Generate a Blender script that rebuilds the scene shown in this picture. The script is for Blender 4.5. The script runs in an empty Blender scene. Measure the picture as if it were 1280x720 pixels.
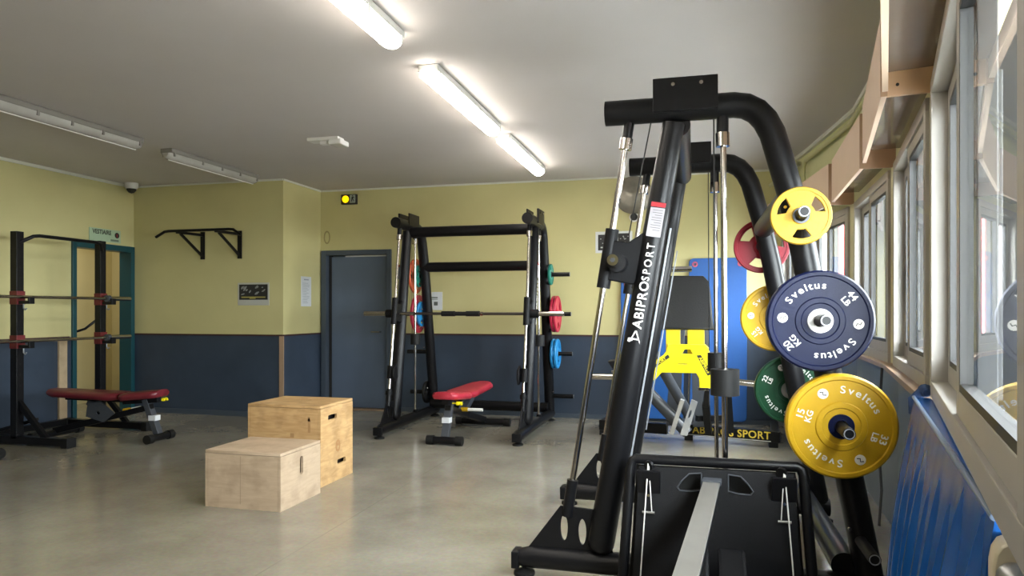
import bpy, bmesh, math, random
from mathutils import Vector, Matrix
random.seed(7)
R = math.radians
SC = bpy.context.scene
COL = SC.collection

# ------------------------------------------------------------ camera, light, exposure
cam_d = bpy.data.cameras.new('camera'); cam = bpy.data.objects.new('camera', cam_d); COL.objects.link(cam)
cam.location = (0, 0, 1.25); cam.rotation_euler = (R(90), 0, R(14.5))
cam_d.sensor_width = 36; cam_d.lens = 36 * 880 / 1280; cam_d.shift_y = 28 / 1280; cam_d.clip_start = 0.02
SC.camera = cam
SC.view_settings.view_transform = 'Standard'; SC.view_settings.look = 'None'
SC.view_settings.gamma = 1; SC.view_settings.use_curve_mapping = False
SC.view_settings.exposure = 1.15
SKY = 30.0
TUBE = 13.0
LAMP_W = 13.0
ad = bpy.data.lights.new('corridor_fill', 'AREA'); ad.energy = 6; ad.size = .5; ad.color = (1, .93, .82)  # added soft light, out of view, brightens the corridor past the doorway
ao = bpy.data.objects.new('corridor_fill', ad); COL.objects.link(ao); ao.location = (-7.35, 6.9, 2.7)
w = bpy.data.worlds.new('world'); SC.world = w; w.use_nodes = True
bg = w.node_tree.nodes['Background']; bg.inputs[0].default_value = (0.93, 0.97, 1.0, 1); bg.inputs[1].default_value = SKY

# ------------------------------------------------------------ materials
MATS = {}
def mat(name, col, rough=0.5, metal=0.0, emit=0.0, var=0.0, scale=8.0, bump=0.0, spec=0.5, coat=0.0, bscale=None, ecol=None):
    if name in MATS: return MATS[name]
    m = bpy.data.materials.new(name); m.use_nodes = True; nt = m.node_tree; p = nt.nodes['Principled BSDF']
    p.inputs['Base Color'].default_value = (*col, 1); p.inputs['Roughness'].default_value = rough
    p.inputs['Metallic'].default_value = metal; p.inputs['Specular IOR Level'].default_value = spec
    p.inputs['Coat Weight'].default_value = coat; p.inputs['Coat Roughness'].default_value = 0.12
    if emit:
        p.inputs['Emission Color'].default_value = (*(ecol or col), 1); p.inputs['Emission Strength'].default_value = emit
    tc = nt.nodes.new('ShaderNodeTexCoord')
    if var or bump:
        n = nt.nodes.new('ShaderNodeTexNoise'); n.inputs['Scale'].default_value = scale; n.inputs['Detail'].default_value = 5
        nt.links.new(tc.outputs['Object'], n.inputs['Vector'])
    if var:
        mx = nt.nodes.new('ShaderNodeMix'); mx.data_type = 'RGBA'
        mx.inputs[6].default_value = (*[c * (1 - var) for c in col], 1); mx.inputs[7].default_value = (*[min(1, c * (1 + var)) for c in col], 1)
        nt.links.new(n.outputs['Fac'], mx.inputs[0]); nt.links.new(mx.outputs[2], p.inputs['Base Color'])
    if bump:
        n2 = nt.nodes.new('ShaderNodeTexNoise'); n2.inputs['Scale'].default_value = bscale or scale * 6; n2.inputs['Detail'].default_value = 3
        nt.links.new(tc.outputs['Object'], n2.inputs['Vector'])
        b = nt.nodes.new('ShaderNodeBump'); b.inputs['Strength'].default_value = bump; b.inputs['Distance'].default_value = 0.01
        nt.links.new(n2.outputs['Fac'], b.inputs['Height']); nt.links.new(b.outputs[0], p.inputs['Normal'])
    MATS[name] = m
    return m

def two_tone(name, top, low, zc=0.953, rough=0.45):
    """painted plaster: yellow above, slate gloss paint below (paint, not shade)"""
    m = bpy.data.materials.new(name); m.use_nodes = True; nt = m.node_tree; p = nt.nodes['Principled BSDF']
    g = nt.nodes.new('ShaderNodeNewGeometry'); s = nt.nodes.new('ShaderNodeSeparateXYZ'); nt.links.new(g.outputs['Position'], s.inputs[0])
    c = nt.nodes.new('ShaderNodeMath'); c.operation = 'GREATER_THAN'; c.inputs[1].default_value = zc; nt.links.new(s.outputs[2], c.inputs[0])
    outs = []
    for col, sc, v in ((top, 2.2, .10), (low, 3.5, .28)):
        n = nt.nodes.new('ShaderNodeTexNoise'); n.inputs['Scale'].default_value = sc; n.inputs['Detail'].default_value = 6
        nt.links.new(g.outputs['Position'], n.inputs['Vector'])
        mx = nt.nodes.new('ShaderNodeMix'); mx.data_type = 'RGBA'
        mx.inputs[6].default_value = (*[k * (1 - v) for k in col], 1); mx.inputs[7].default_value = (*[k * (1 + v) for k in col], 1)
        nt.links.new(n.outputs['Fac'], mx.inputs[0]); outs.append(mx.outputs[2])
    mm = nt.nodes.new('ShaderNodeMix'); mm.data_type = 'RGBA'; nt.links.new(c.outputs[0], mm.inputs[0])
    nt.links.new(outs[1], mm.inputs[6]); nt.links.new(outs[0], mm.inputs[7]); nt.links.new(mm.outputs[2], p.inputs['Base Color'])
    rr = nt.nodes.new('ShaderNodeMapRange'); rr.inputs[3].default_value = .38; rr.inputs[4].default_value = .75
    nt.links.new(c.outputs[0], rr.inputs[0]); nt.links.new(rr.outputs[0], p.inputs['Roughness'])
    n2 = nt.nodes.new('ShaderNodeTexNoise'); n2.inputs['Scale'].default_value = 90; nt.links.new(g.outputs['Position'], n2.inputs['Vector'])
    b = nt.nodes.new('ShaderNodeBump'); b.inputs['Strength'].default_value = .12; b.inputs['Distance'].default_value = .004
    nt.links.new(n2.outputs['Fac'], b.inputs['Height']); nt.links.new(b.outputs[0], p.inputs['Normal'])
    return m

YEL = (0.53, 0.485, 0.235); SLATE = (0.036, 0.052, 0.080)
M_wall = two_tone('wall_paint', YEL, SLATE)
M_wallr = two_tone('wall_paint_right', (0.60, 0.60, 0.33), (0.13, 0.16, 0.18), 0.93)
M_ceil = mat('ceiling_paint', (0.56, 0.525, 0.515), 0.85, var=.06, scale=1.5, bump=.08, bscale=120)
def floor_mat():
    m = bpy.data.materials.new('floor_vinyl'); m.use_nodes = True; nt = m.node_tree; p = nt.nodes['Principled BSDF']
    g = nt.nodes.new('ShaderNodeNewGeometry')
    n = nt.nodes.new('ShaderNodeTexNoise'); n.inputs['Scale'].default_value = 1.1; n.inputs['Detail'].default_value = 9; n.inputs['Roughness'].default_value = .65
    nt.links.new(g.outputs['Position'], n.inputs['Vector'])
    n3 = nt.nodes.new('ShaderNodeTexNoise'); n3.inputs['Scale'].default_value = 45; n3.inputs['Detail'].default_value = 3
    nt.links.new(g.outputs['Position'], n3.inputs['Vector'])
    r = nt.nodes.new('ShaderNodeValToRGB'); r.color_ramp.elements[0].position = .3; r.color_ramp.elements[1].position = .72
    r.color_ramp.elements[0].color = (0.225, 0.20, 0.155, 1); r.color_ramp.elements[1].color = (0.38, 0.355, 0.29, 1)
    nt.links.new(n.outputs['Fac'], r.inputs[0])
    mx = nt.nodes.new('ShaderNodeMix'); mx.data_type = 'RGBA'; mx.blend_type = 'MULTIPLY'; mx.inputs[0].default_value = .35
    nt.links.new(r.outputs[0], mx.inputs[6]); nt.links.new(n3.outputs['Color'], mx.inputs[7])
    # welded sheet seams every 2 m
    s = nt.nodes.new('ShaderNodeSeparateXYZ'); nt.links.new(g.outputs['Position'], s.inputs[0])
    a = nt.nodes.new('ShaderNodeMath'); a.operation = 'PINGPONG'; a.inputs[1].default_value = 1.0; nt.links.new(s.outputs[0], a.inputs[0])
    lt = nt.nodes.new('ShaderNodeMath'); lt.operation = 'LESS_THAN'; lt.inputs[1].default_value = .004; nt.links.new(a.outputs[0], lt.inputs[0])
    m2 = nt.nodes.new('ShaderNodeMix'); m2.data_type = 'RGBA'; m2.inputs[7].default_value = (.21, .195, .155, 1)
    nt.links.new(lt.outputs[0], m2.inputs[0]); nt.links.new(mx.outputs[2], m2.inputs[6]); nt.links.new(m2.outputs[2], p.inputs['Base Color'])
    mr = nt.nodes.new('ShaderNodeMapRange'); mr.inputs[3].default_value = .10; mr.inputs[4].default_value = .30
    nt.links.new(n.outputs['Fac'], mr.inputs[0]); nt.links.new(mr.outputs[0], p.inputs['Roughness'])
    p.inputs['Specular IOR Level'].default_value = .7
    b = nt.nodes.new('ShaderNodeBump'); b.inputs['Strength'].default_value = .05; b.inputs['Distance'].default_value = .005
    n4 = nt.nodes.new('ShaderNodeTexNoise'); n4.inputs['Scale'].default_value = 6; nt.links.new(g.outputs['Position'], n4.inputs['Vector'])
    nt.links.new(n4.outputs['Fac'], b.inputs['Height']); nt.links.new(b.outputs[0], p.inputs['Normal'])
    return m
M_floor = floor_mat()
M_black = mat('black_powder_coat', (0.005, 0.005, 0.006), 0.36, spec=.24, var=.2, scale=20, bump=.05, bscale=300)
M_blackm = mat('black_matt_plastic', (0.004, 0.004, 0.005), 0.5, spec=.2, bump=.15, bscale=400)
M_rubber = mat('black_rubber', (0.006, 0.006, 0.006), 0.6, spec=.3)
M_grey = mat('dark_grey_coat', (0.05, 0.055, 0.065), 0.35)
M_steel = mat('light_grey_tube', (0.30, 0.32, 0.35), 0.35, metal=.3)
M_chrome = mat('chrome', (0.50, 0.47, 0.44), 0.17, metal=1, var=.1, scale=14)
M_alu = mat('brushed_aluminium', (0.34, 0.33, 0.31), 0.42, metal=.8, var=.12, scale=10)
M_frame = mat('window_aluminium', (0.36, 0.34, 0.31), 0.45, metal=.2, var=.06)
M_gasket = mat('window_gasket', (0.01, 0.01, 0.01), 0.5)
M_white = mat('white_plastic', (0.70, 0.69, 0.66), 0.5)
M_paper = mat('paper', (0.62, 0.64, 0.66), 0.7, var=.08, scale=30)
M_ink = mat('black_ink', (0.015, 0.015, 0.015), 0.6)
M_letter = mat('white_lettering', (0.72, 0.70, 0.66), 0.5)
M_gold = mat('yellow_lettering', (0.75, 0.55, 0.06), 0.45)
M_redlab = mat('red_label', (0.40, 0.02, 0.03), 0.5)
M_red = mat('red_upholstery', (0.42, 0.025, 0.045), 0.36, var=.15, scale=9, bump=.12, bscale=60)
M_darkred = mat('dark_red_upholstery', (0.13, 0.012, 0.02), 0.36, var=.15, scale=9, bump=.12, bscale=60)
M_pad = mat('black_upholstery', (0.012, 0.012, 0.012), 0.45, spec=.3, bump=.2, bscale=80)
M_yel = mat('yellow_paint', (0.86, 0.72, 0.01), 0.32)
M_yel2 = mat('ochre_plate', (0.50, 0.30, 0.010), 0.42, spec=.3, var=.10, scale=12, bump=.1, bscale=160)
M_bluep = mat('navy_plate', (0.0022, 0.005, 0.030), 0.42, spec=.18, var=.2, scale=14, bump=.1, bscale=160)
M_greenp = mat('green_plate', (0.006, 0.045, 0.018), 0.45, spec=.25, var=.2, scale=14, bump=.1, bscale=160)
M_redp = mat('crimson_plate', (0.25, 0.008, 0.02), 0.42, spec=.3, var=.15, scale=14)
M_teal = mat('teal_plate', (0.01, 0.20, 0.15), 0.45)
M_pink = mat('raspberry_plate', (0.45, 0.015, 0.05), 0.42)
M_cyan = mat('sky_blue_plate', (0.02, 0.24, 0.55), 0.42)
M_orange = mat('orange_red_plate', (0.55, 0.09, 0.03), 0.45)
M_mat = mat('blue_foam', (0.012, 0.085, 0.30), 0.42, var=.12, scale=3, bump=.1, bscale=30)
M_vinyl = mat('blue_vinyl', (0.006, 0.075, 0.29), 0.24, var=.2, scale=5, bump=.1, bscale=7, spec=.3)
M_vinylf = mat('blue_vinyl_fold', (0.11, 0.16, 0.24), 0.4, var=.12, scale=8)
M_door = mat('door_slate_paint', (0.105, 0.14, 0.20), 0.42, var=.12, scale=3)
M_doorf = mat('door_frame_slate', (0.055, 0.072, 0.095), 0.4)
M_tealdoor = mat('teal_paint', (0.007, 0.060, 0.075), 0.35)
M_maroon = mat('maroon_rail', (0.055, 0.018, 0.014), 0.5)
M_sill = mat('tan_sill', (0.34, 0.23, 0.15), 0.35, var=.1)
M_peach = mat('peach_board', (0.74, 0.55, 0.42), 0.5, var=.06, scale=4)
M_edge = mat('brown_board_edge', (0.40, 0.24, 0.15), 0.5)
M_under = mat('brown_gloss_panel', (0.16, 0.115, 0.088), 0.10, var=.1, spec=.8, bump=.25, bscale=3)
M_cream = mat('cream_pillar', (0.58, 0.55, 0.35), 0.5)
M_pipe = mat('painted_pipe', (0.50, 0.50, 0.27), 0.45)
M_cornice = mat('ceiling_edge_white', (0.62, 0.62, 0.55), 0.6)
M_glasslit = mat('lit_diffuser', (1.0, 0.96, 0.88), 0.4, emit=TUBE, ecol=(1.0, 0.93, 0.82))
M_diff = mat('dull_diffuser', (0.42, 0.41, 0.38), 0.12, var=.2, scale=6)
M_lampb = mat('lamp_housing', (0.20, 0.19, 0.17), 0.5)
M_amber = mat('amber_lamp', (1.0, 0.62, 0.0), 0.4, emit=.7, ecol=(1, .60, 0.0))
M_wood = mat('wood_dark', (0.30, 0.2, 0.1), .5)
def ply(name, col, dark, amt=.5):
    m = bpy.data.materials.new(name); m.use_nodes = True; nt = m.node_tree; p = nt.nodes['Principled BSDF']
    tc = nt.nodes.new('ShaderNodeTexCoord'); mp = nt.nodes.new('ShaderNodeMapping'); mp.inputs['Scale'].default_value = (1.2, 1.2, 7)
    nt.links.new(tc.outputs['Object'], mp.inputs[0])
    n = nt.nodes.new('ShaderNodeTexNoise'); n.inputs['Scale'].default_value = 5; n.inputs['Detail'].default_value = 7; n.inputs['Distortion'].default_value = 1.2
    nt.links.new(mp.outputs[0], n.inputs['Vector'])
    n2 = nt.nodes.new('ShaderNodeTexNoise'); n2.inputs['Scale'].default_value = 7; n2.inputs['Detail'].default_value = 4
    nt.links.new(tc.outputs['Object'], n2.inputs['Vector'])
    r = nt.nodes.new('ShaderNodeValToRGB'); r.color_ramp.elements[0].position = .35; r.color_ramp.elements[1].position = .65
    r.color_ramp.elements[0].color = (*dark, 1); r.color_ramp.elements[1].color = (*col, 1); nt.links.new(n.outputs['Fac'], r.inputs[0])
    r2 = nt.nodes.new('ShaderNodeValToRGB'); r2.color_ramp.elements[0].position = .38; r2.color_ramp.elements[1].position = .52
    r2.color_ramp.elements[0].color = (.62, .58, .55, 1); r2.color_ramp.elements[1].color = (1, 1, 1, 1); nt.links.new(n2.outputs['Fac'], r2.inputs[0])
    mx = nt.nodes.new('ShaderNodeMix'); mx.data_type = 'RGBA'; mx.blend_type = 'MULTIPLY'; mx.inputs[0].default_value = amt
    nt.links.new(r.outputs[0], mx.inputs[6]); nt.links.new(r2.outputs[0], mx.inputs[7]); nt.links.new(mx.outputs[2], p.inputs['Base Color'])
    p.inputs['Roughness'].default_value = .5
    return m
M_ply1 = ply('golden_plywood', (0.54, 0.35, 0.165), (0.43, 0.26, 0.11), .5)
M_ply2 = ply('scuffed_plywood', (0.50, 0.38, 0.265), (0.44, 0.33, 0.225), .4)
M_hole = mat('slot_shade', (0.02, 0.012, 0.01), .8)  # near-black stands in for the shade inside the box slots and gaps
M_print = mat('brown_print', (0.34, 0.18, 0.07), .6)
def glass_mat():
    m = bpy.data.materials.new('window_glass'); m.use_nodes = True; nt = m.node_tree
    for n in list(nt.nodes):
        if n.type != 'OUTPUT_MATERIAL': nt.nodes.remove(n)
    out = nt.nodes['Material Output']; t = nt.nodes.new('ShaderNodeBsdfTransparent'); t.inputs[0].default_value = (.80, .82, .82, 1)
    g = nt.nodes.new('ShaderNodeBsdfGlossy'); g.inputs['Roughness'].default_value = .015; g.inputs[0].default_value = (.9, .9, .9, 1)
    f = nt.nodes.new('ShaderNodeFresnel'); f.inputs[0].default_value = 1.45
    mx = nt.nodes.new('ShaderNodeMixShader'); gg = nt.nodes.new('ShaderNodeNewGeometry'); iv = nt.nodes.new('ShaderNodeMath'); iv.operation = 'SUBTRACT'; iv.inputs[0].default_value = 1; nt.links.new(gg.outputs['Backfacing'], iv.inputs[1])
    mu = nt.nodes.new('ShaderNodeMath'); mu.operation = 'MULTIPLY'; nt.links.new(f.outputs[0], mu.inputs[0]); nt.links.new(iv.outputs[0], mu.inputs[1]); nt.links.new(mu.outputs[0], mx.inputs[0])
    nt.links.new(t.outputs[0], mx.inputs[1]); nt.links.new(g.outputs[0], mx.inputs[2])
    nt.links.new(mx.outputs[0], out.inputs[0]); return m
M_glass = glass_mat()

# ------------------------------------------------------------ helpers
def wloc(o):
    v = Vector((0, 0, 0))
    while o is not None:
        v = v + Vector(o.location); o = o.parent
    return v
def thing(name, label, cat, loc=(0, 0, 0), group=None):
    o = bpy.data.objects.new(name, None); COL.objects.link(o); o.location = loc; o.empty_display_size = .1
    o['label'] = label; o['category'] = cat
    if group: o['group'] = group
    return o
def tag(o, label, cat, group=None):
    o['label'] = label; o['category'] = cat
    if group: o['group'] = group
    return o
def struct(o): o['kind'] = 'structure'; return o

class MB:
    """collects geometry in world coordinates; build() links it as ONE mesh object"""
    def __init__(s): s.bm = bmesh.new()
    def box(s, a, b, M=None, bev=0.0):
        a = Vector(a); b = Vector(b); c = (a + b) / 2; d = b - a
        r = bmesh.ops.create_cube(s.bm, size=1); vs = r['verts']
        bmesh.ops.scale(s.bm, verts=vs, vec=(abs(d.x), abs(d.y), abs(d.z)))
        if bev > 0:
            es = list({e for v in vs for e in v.link_edges})
            rr = bmesh.ops.bevel(s.bm, geom=es, offset=bev, segments=2, affect='EDGES', profile=.6)
            vs = list({v for f in rr['faces'] for v in f.verts} | {v for v in vs if v.is_valid})
        bmesh.ops.translate(s.bm, verts=vs, vec=c)
        if M is not None: bmesh.ops.transform(s.bm, matrix=M, verts=vs)
        return s
    def beam(s, p, q, wd, ht, up=(0, 0, 1), bev=0.004):
        """rectangular bar from p to q: wd across, ht along up"""
        p = Vector(p); q = Vector(q); d = (q - p); L = d.length; z = d.normalized(); u = Vector(up)
        x = u.cross(z)
        if x.length < 1e-4: x = Vector((1, 0, 0))
        x.normalize(); y = z.cross(x)
        M = Matrix(((x.x, y.x, z.x, p.x), (x.y, y.y, z.y, p.y), (x.z, y.z, z.z, p.z), (0, 0, 0, 1)))
        return s.box((-wd / 2, -ht / 2, 0), (wd / 2, ht / 2, L), M, bev)
    def tube(s, pts, r, n=16, cap=True):
        pts = [Vector(p) for p in pts]; rs = r if isinstance(r, (list, tuple)) else [r] * len(pts)
        rings = []; ref = None
        for i, p in enumerate(pts):
            t = (pts[min(i + 1, len(pts) - 1)] - pts[max(i - 1, 0)]).normalized()
            if ref is None:
                ref = Vector((0, 0, 1)) if abs(t.z) < .9 else Vector((1, 0, 0))
            x = (ref - t * ref.dot(t)).normalized(); ref = x; y = t.cross(x)
            rings.append([s.bm.verts.new(p + (x * math.cos(2 * math.pi * k / n) + y * math.sin(2 * math.pi * k / n)) * rs[i]) for k in range(n)])
        for a, b in zip(rings, rings[1:]):
            for k in range(n):
                f = s.bm.faces.new((a[k], a[(k + 1) % n], b[(k + 1) % n], b[k])); f.smooth = True
        if cap:
            s.bm.faces.new(rings[0][::-1]); s.bm.faces.new(rings[-1])
        return s
    def lathe(s, prof, c=(0, 0, 0), axis=(0, -1, 0), n=48, closed=True):
        """prof: list of (radius, height along axis)"""
        ax = Vector(axis).normalized(); ref = Vector((0, 0, 1)) if abs(ax.z) < .9 else Vector((1, 0, 0))
        x = (ref - ax * ref.dot(ax)).normalized(); y = ax.cross(x); c = Vector(c); rings = []
        for r, h in prof:
            if r < 1e-6: rings.append([s.bm.verts.new(c + ax * h)])
            else: rings.append([s.bm.verts.new(c + ax * h + (x * math.cos(2 * math.pi * k / n) + y * math.sin(2 * math.pi * k / n)) * r) for k in range(n)])
        for a, b in zip(rings, rings[1:]):
            for k in range(n):
                k2 = (k + 1) % n
                if len(a) == 1 and len(b) == 1: continue
                if len(a) == 1: f = s.bm.faces.new((a[0], b[k2], b[k]))
                elif len(b) == 1: f = s.bm.faces.new((a[k], a[k2], b[0]))
                else: f = s.bm.faces.new((a[k], a[k2], b[k2], b[k]))
        return s
    def prism(s, poly, o, xd, yd, depth, holes=(), bev=0.0):
        """flat polygon (with holes) in plane (xd, yd), extruded `depth` along xd x yd, centred"""
        cu = bpy.data.curves.new('t', 'CURVE'); cu.dimensions = '2D'; cu.fill_mode = 'BOTH'
        cu.extrude = max(depth / 2 - bev, 1e-5); cu.bevel_depth = bev; cu.bevel_resolution = 1
        for pl in [poly] + list(holes):
            sp = cu.splines.new('POLY'); sp.points.add(len(pl) - 1)
            for i, p in enumerate(pl): sp.points[i].co = (p[0], p[1], 0, 1)
            sp.use_cyclic_u = True
        return s._add_curve(cu, o, xd, yd)
    def text(s, st, size, o, xd, yd, ex=.001, align='CENTER', sx=1.0, bold=0.0, spacing=1.0):
        cu = bpy.data.curves.new('t', 'FONT'); cu.body = st; cu.size = size; cu.extrude = ex; cu.align_x = align; cu.align_y = 'CENTER'
        cu.offset = bold; cu.space_character = spacing; cu.resolution_u = 3
        return s._add_curve(cu, o, Vector(xd).normalized() * sx, yd)
    def _add_curve(s, cu, o, xd, yd):
        ob = bpy.data.objects.new('t', cu); COL.objects.link(ob)
        me = bpy.data.meshes.new_from_object(ob.evaluated_get(bpy.context.evaluated_depsgraph_get()))
        x = Vector(xd); y = Vector(yd).normalized(); z = x.normalized().cross(y); o = Vector(o)
        me.transform(Matrix(((x.x, y.x, z.x, o.x), (x.y, y.y, z.y, o.y), (x.z, y.z, z.z, o.z), (0, 0, 0, 1))))
        s.bm.from_mesh(me); bpy.data.meshes.remove(me); bpy.data.objects.remove(ob); bpy.data.curves.remove(cu)
        return s
    def xf(s, M): bmesh.ops.transform(s.bm, matrix=M, verts=s.bm.verts); return s
    def build(s, name, m, parent=None, loc=None, autos=None, label=None):
        me = bpy.data.meshes.new(name)
        off = wloc(parent) if parent else Vector(loc or (0, 0, 0))
        bmesh.ops.recalc_face_normals(s.bm, faces=s.bm.faces)
        if not autos:
            for e in s.bm.edges:
                if len(e.link_faces) == 2 and e.calc_face_angle(0) > R(50): e.smooth = False
        if autos:
            for f in s.bm.faces: f.smooth = True
            for e in s.bm.edges:
                if len(e.link_faces) == 2 and e.calc_face_angle(0) > R(autos): e.smooth = False
        if off.length > 0: bmesh.ops.translate(s.bm, verts=s.bm.verts, vec=-off)
        s.bm.to_mesh(me); s.bm.free(); me.materials.append(m)
        o = bpy.data.objects.new(name, me); COL.objects.link(o)
        if parent: o.parent = parent
        elif loc: o.location = loc
        if label: o['label'] = label
        return o
def dup(root, loc=None, rot=None, label=None, group=None):
    r = root.copy(); COL.objects.link(r)
    if loc is not None: r.location = loc
    if rot is not None: r.rotation_euler = rot
    if label: r['label'] = label
    if group: r['group'] = group
    def rec(src, dst):
        for ch in list(src.children):
            c = ch.copy(); COL.objects.link(c); c.parent = dst; rec(ch, c)
    rec(root, r)
    return r
def oval(cx, cy, rx, ry, n=20, rot=0):
    return [(cx + rx * math.cos(t) * math.cos(rot) - ry * math.sin(t) * math.sin(rot), cy + rx * math.cos(t) * math.sin(rot) + ry * math.sin(t) * math.cos(rot)) for t in [2 * math.pi * k / n for k in range(n)]]
def rrect(x0, y0, x1, y1, r, n=6):
    pts = []
    for cx, cy, a0 in ((x1 - r, y1 - r, 0), (x0 + r, y1 - r, 90), (x0 + r, y0 + r, 180), (x1 - r, y0 + r, 270)):
        for k in range(n + 1):
            a = R(a0 + 90 * k / n); pts.append((cx + r * math.cos(a), cy + r * math.sin(a)))
    return pts
X_, Y_, Z_ = (1, 0, 0), (0, 1, 0), (0, 0, 1)
def wallpoly(pts, z0, z1, th, side=1):
    """wall strips with thickness th behind (side=+1: to the right of travel)"""
    b = MB()
    for (x0, y0), (x1, y1) in zip(pts, pts[1:]):
        d = Vector((x1 - x0, y1 - y0, 0)).normalized(); n = Vector((d.y, -d.x, 0)) * side * th
        v = [Vector((x0, y0, z0)), Vector((x1, y1, z0)), Vector((x1, y1, z1)), Vector((x0, y0, z1))]
        q = [b.bm.verts.new(p) for p in v] + [b.bm.verts.new(p + n) for p in v]
        for f in ((0, 1, 2, 3), (7, 6, 5, 4), (0, 4, 5, 1), (1, 5, 6, 2), (2, 6, 7, 3), (3, 7, 4, 0)): b.bm.faces.new([q[i] for i in f])
    return b

# ------------------------------------------------------------ room shell
H = 2.78; LX = -6.70; YB = 8.10; YL = 7.25; PX = -4.62; YBACK = -3.6
P = [(-1.30, -3.6), (-.50, -1.55), (.38, .85), (.86, 2.85), (1.10, 4.33), (1.19, 5.80), (1.06, 7.10), (.92, 8.10)]
struct(MB().box((LX - 1.6, YBACK - .2, -.12), (1.36, YB + .2, 0)).build('floor', M_floor))
struct(MB().box((LX - 1.6, YBACK - .2, H), (1.36, YB + .2, H + .15)).build('ceiling', M_ceil))
# left wall, with the doorway
LD0, LD1, LDT = 6.40, 7.20, 1.97
lw = MB(); lw.box((LX - .15, YBACK, 0), (LX, LD0, H)); lw.box((LX - .15, LD0, LDT), (LX, YL, H)); lw.box((LX - .15, LD1, 0), (LX, YL, LDT))
struct(lw.build('wall_left', M_wall))
# back wall: left projecting segment, return and main wall with doorway
bw = MB(); bw.box((LX - .15, YL, 0), (PX, YL + .15, H)); bw.box((PX - .15, YL + .15, 0), (PX, YB + .12, H))
struct(bw.build('wall_back_left', M_wall))
DX0, DX1, DT = -4.60, -3.70, 1.95
bm_ = MB(); bm_.box((PX, YB, DT), (DX1, YB + .12, H)); bm_.box((DX1, YB, 0), (1.04, YB + .12, H))
struct(bm_.build('wall_back', M_wall))
struct(MB().box((LX - .15, YBACK - .12, 0), (-.9, YBACK, H)).build('wall_front', M_wall))
# corridor behind the left doorway
cw = MB(); cw.box((LX - 1.35, 5.4, 0), (LX - 1.25, 9.0, H)); cw.box((LX - 1.35, 5.3, 0), (LX - .15, 5.4, H)); cw.box((LX - 1.35, 8.2, 0), (LX - .15, 8.3, H)); cw.box((LX - .15, YL + .15, 0), (LX - .02, 8.3, H))
struct(cw.build('wall_corridor', mat('corridor_paint', (0.62, 0.55, 0.30), .7, var=.08, scale=2)))
# right wall
struct(wallpoly(P, 0, .93, .12).build('wall_right_lower', M_wallr))
struct(wallpoly(P, 2.06, H, .12).build('wall_right_upper', M_wallr))
# trims
def rail(pts, z0, z1, th, name, m, side=-1):
    return struct(wallpoly(pts, z0, z1, th, side).build(name, m))
rail([(LX, YL), (PX, YL)], .950, .968, .012, 'trim_1', M_maroon, 1)
rail([(PX, YL), (PX, YB)], .950, .968, .012, 'trim_2', M_maroon, 1)
rail([(DX1 + .06, YB), (.92, YB)], .950, .968, .012, 'trim_3', M_maroon, 1)
rail([(LX, YBACK), (LX, LD0 - .08)], .950, .962, .008, 'trim_4', M_maroon, 1)
rail([(LX, YL), (PX, YL)], 0, .06, .01, 'baseboard_back_left', M_doorf, 1)
rail([(DX1 + .06, YB), (.92, YB)], 0, .05, .01, 'baseboard_back', M_doorf, 1)
rail([(LX, YBACK), (LX, LD0 - .08)], 0, .06, .01, 'baseboard_left', M_doorf, 1)
rail(P[3:], .925, .950, .075, 'trim_5', M_sill, -1)
rail(P, H - .035, H, .03, 'trim_6', M_cornice, -1)
rail([(PX, YB), (.92, YB)], H - .02, H, .012, 'trim_7', M_cornice, 1)
rail([(LX, YL), (PX, YL)], H - .02, H, .012, 'trim_8', M_cornice, 1)
rail([(LX, YBACK), (LX, YL)], H - .03, H, .02, 'trim_9', M_cornice, 1)
struct(MB().box((PX - .045, YL - .012, .0), (PX + .012, YL, .95)).build('trim_10', M_sill))
rail([(PX, YL), (PX, YB)], H - .02, H, .012, 'trim_11', M_cornice, 1)

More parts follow.
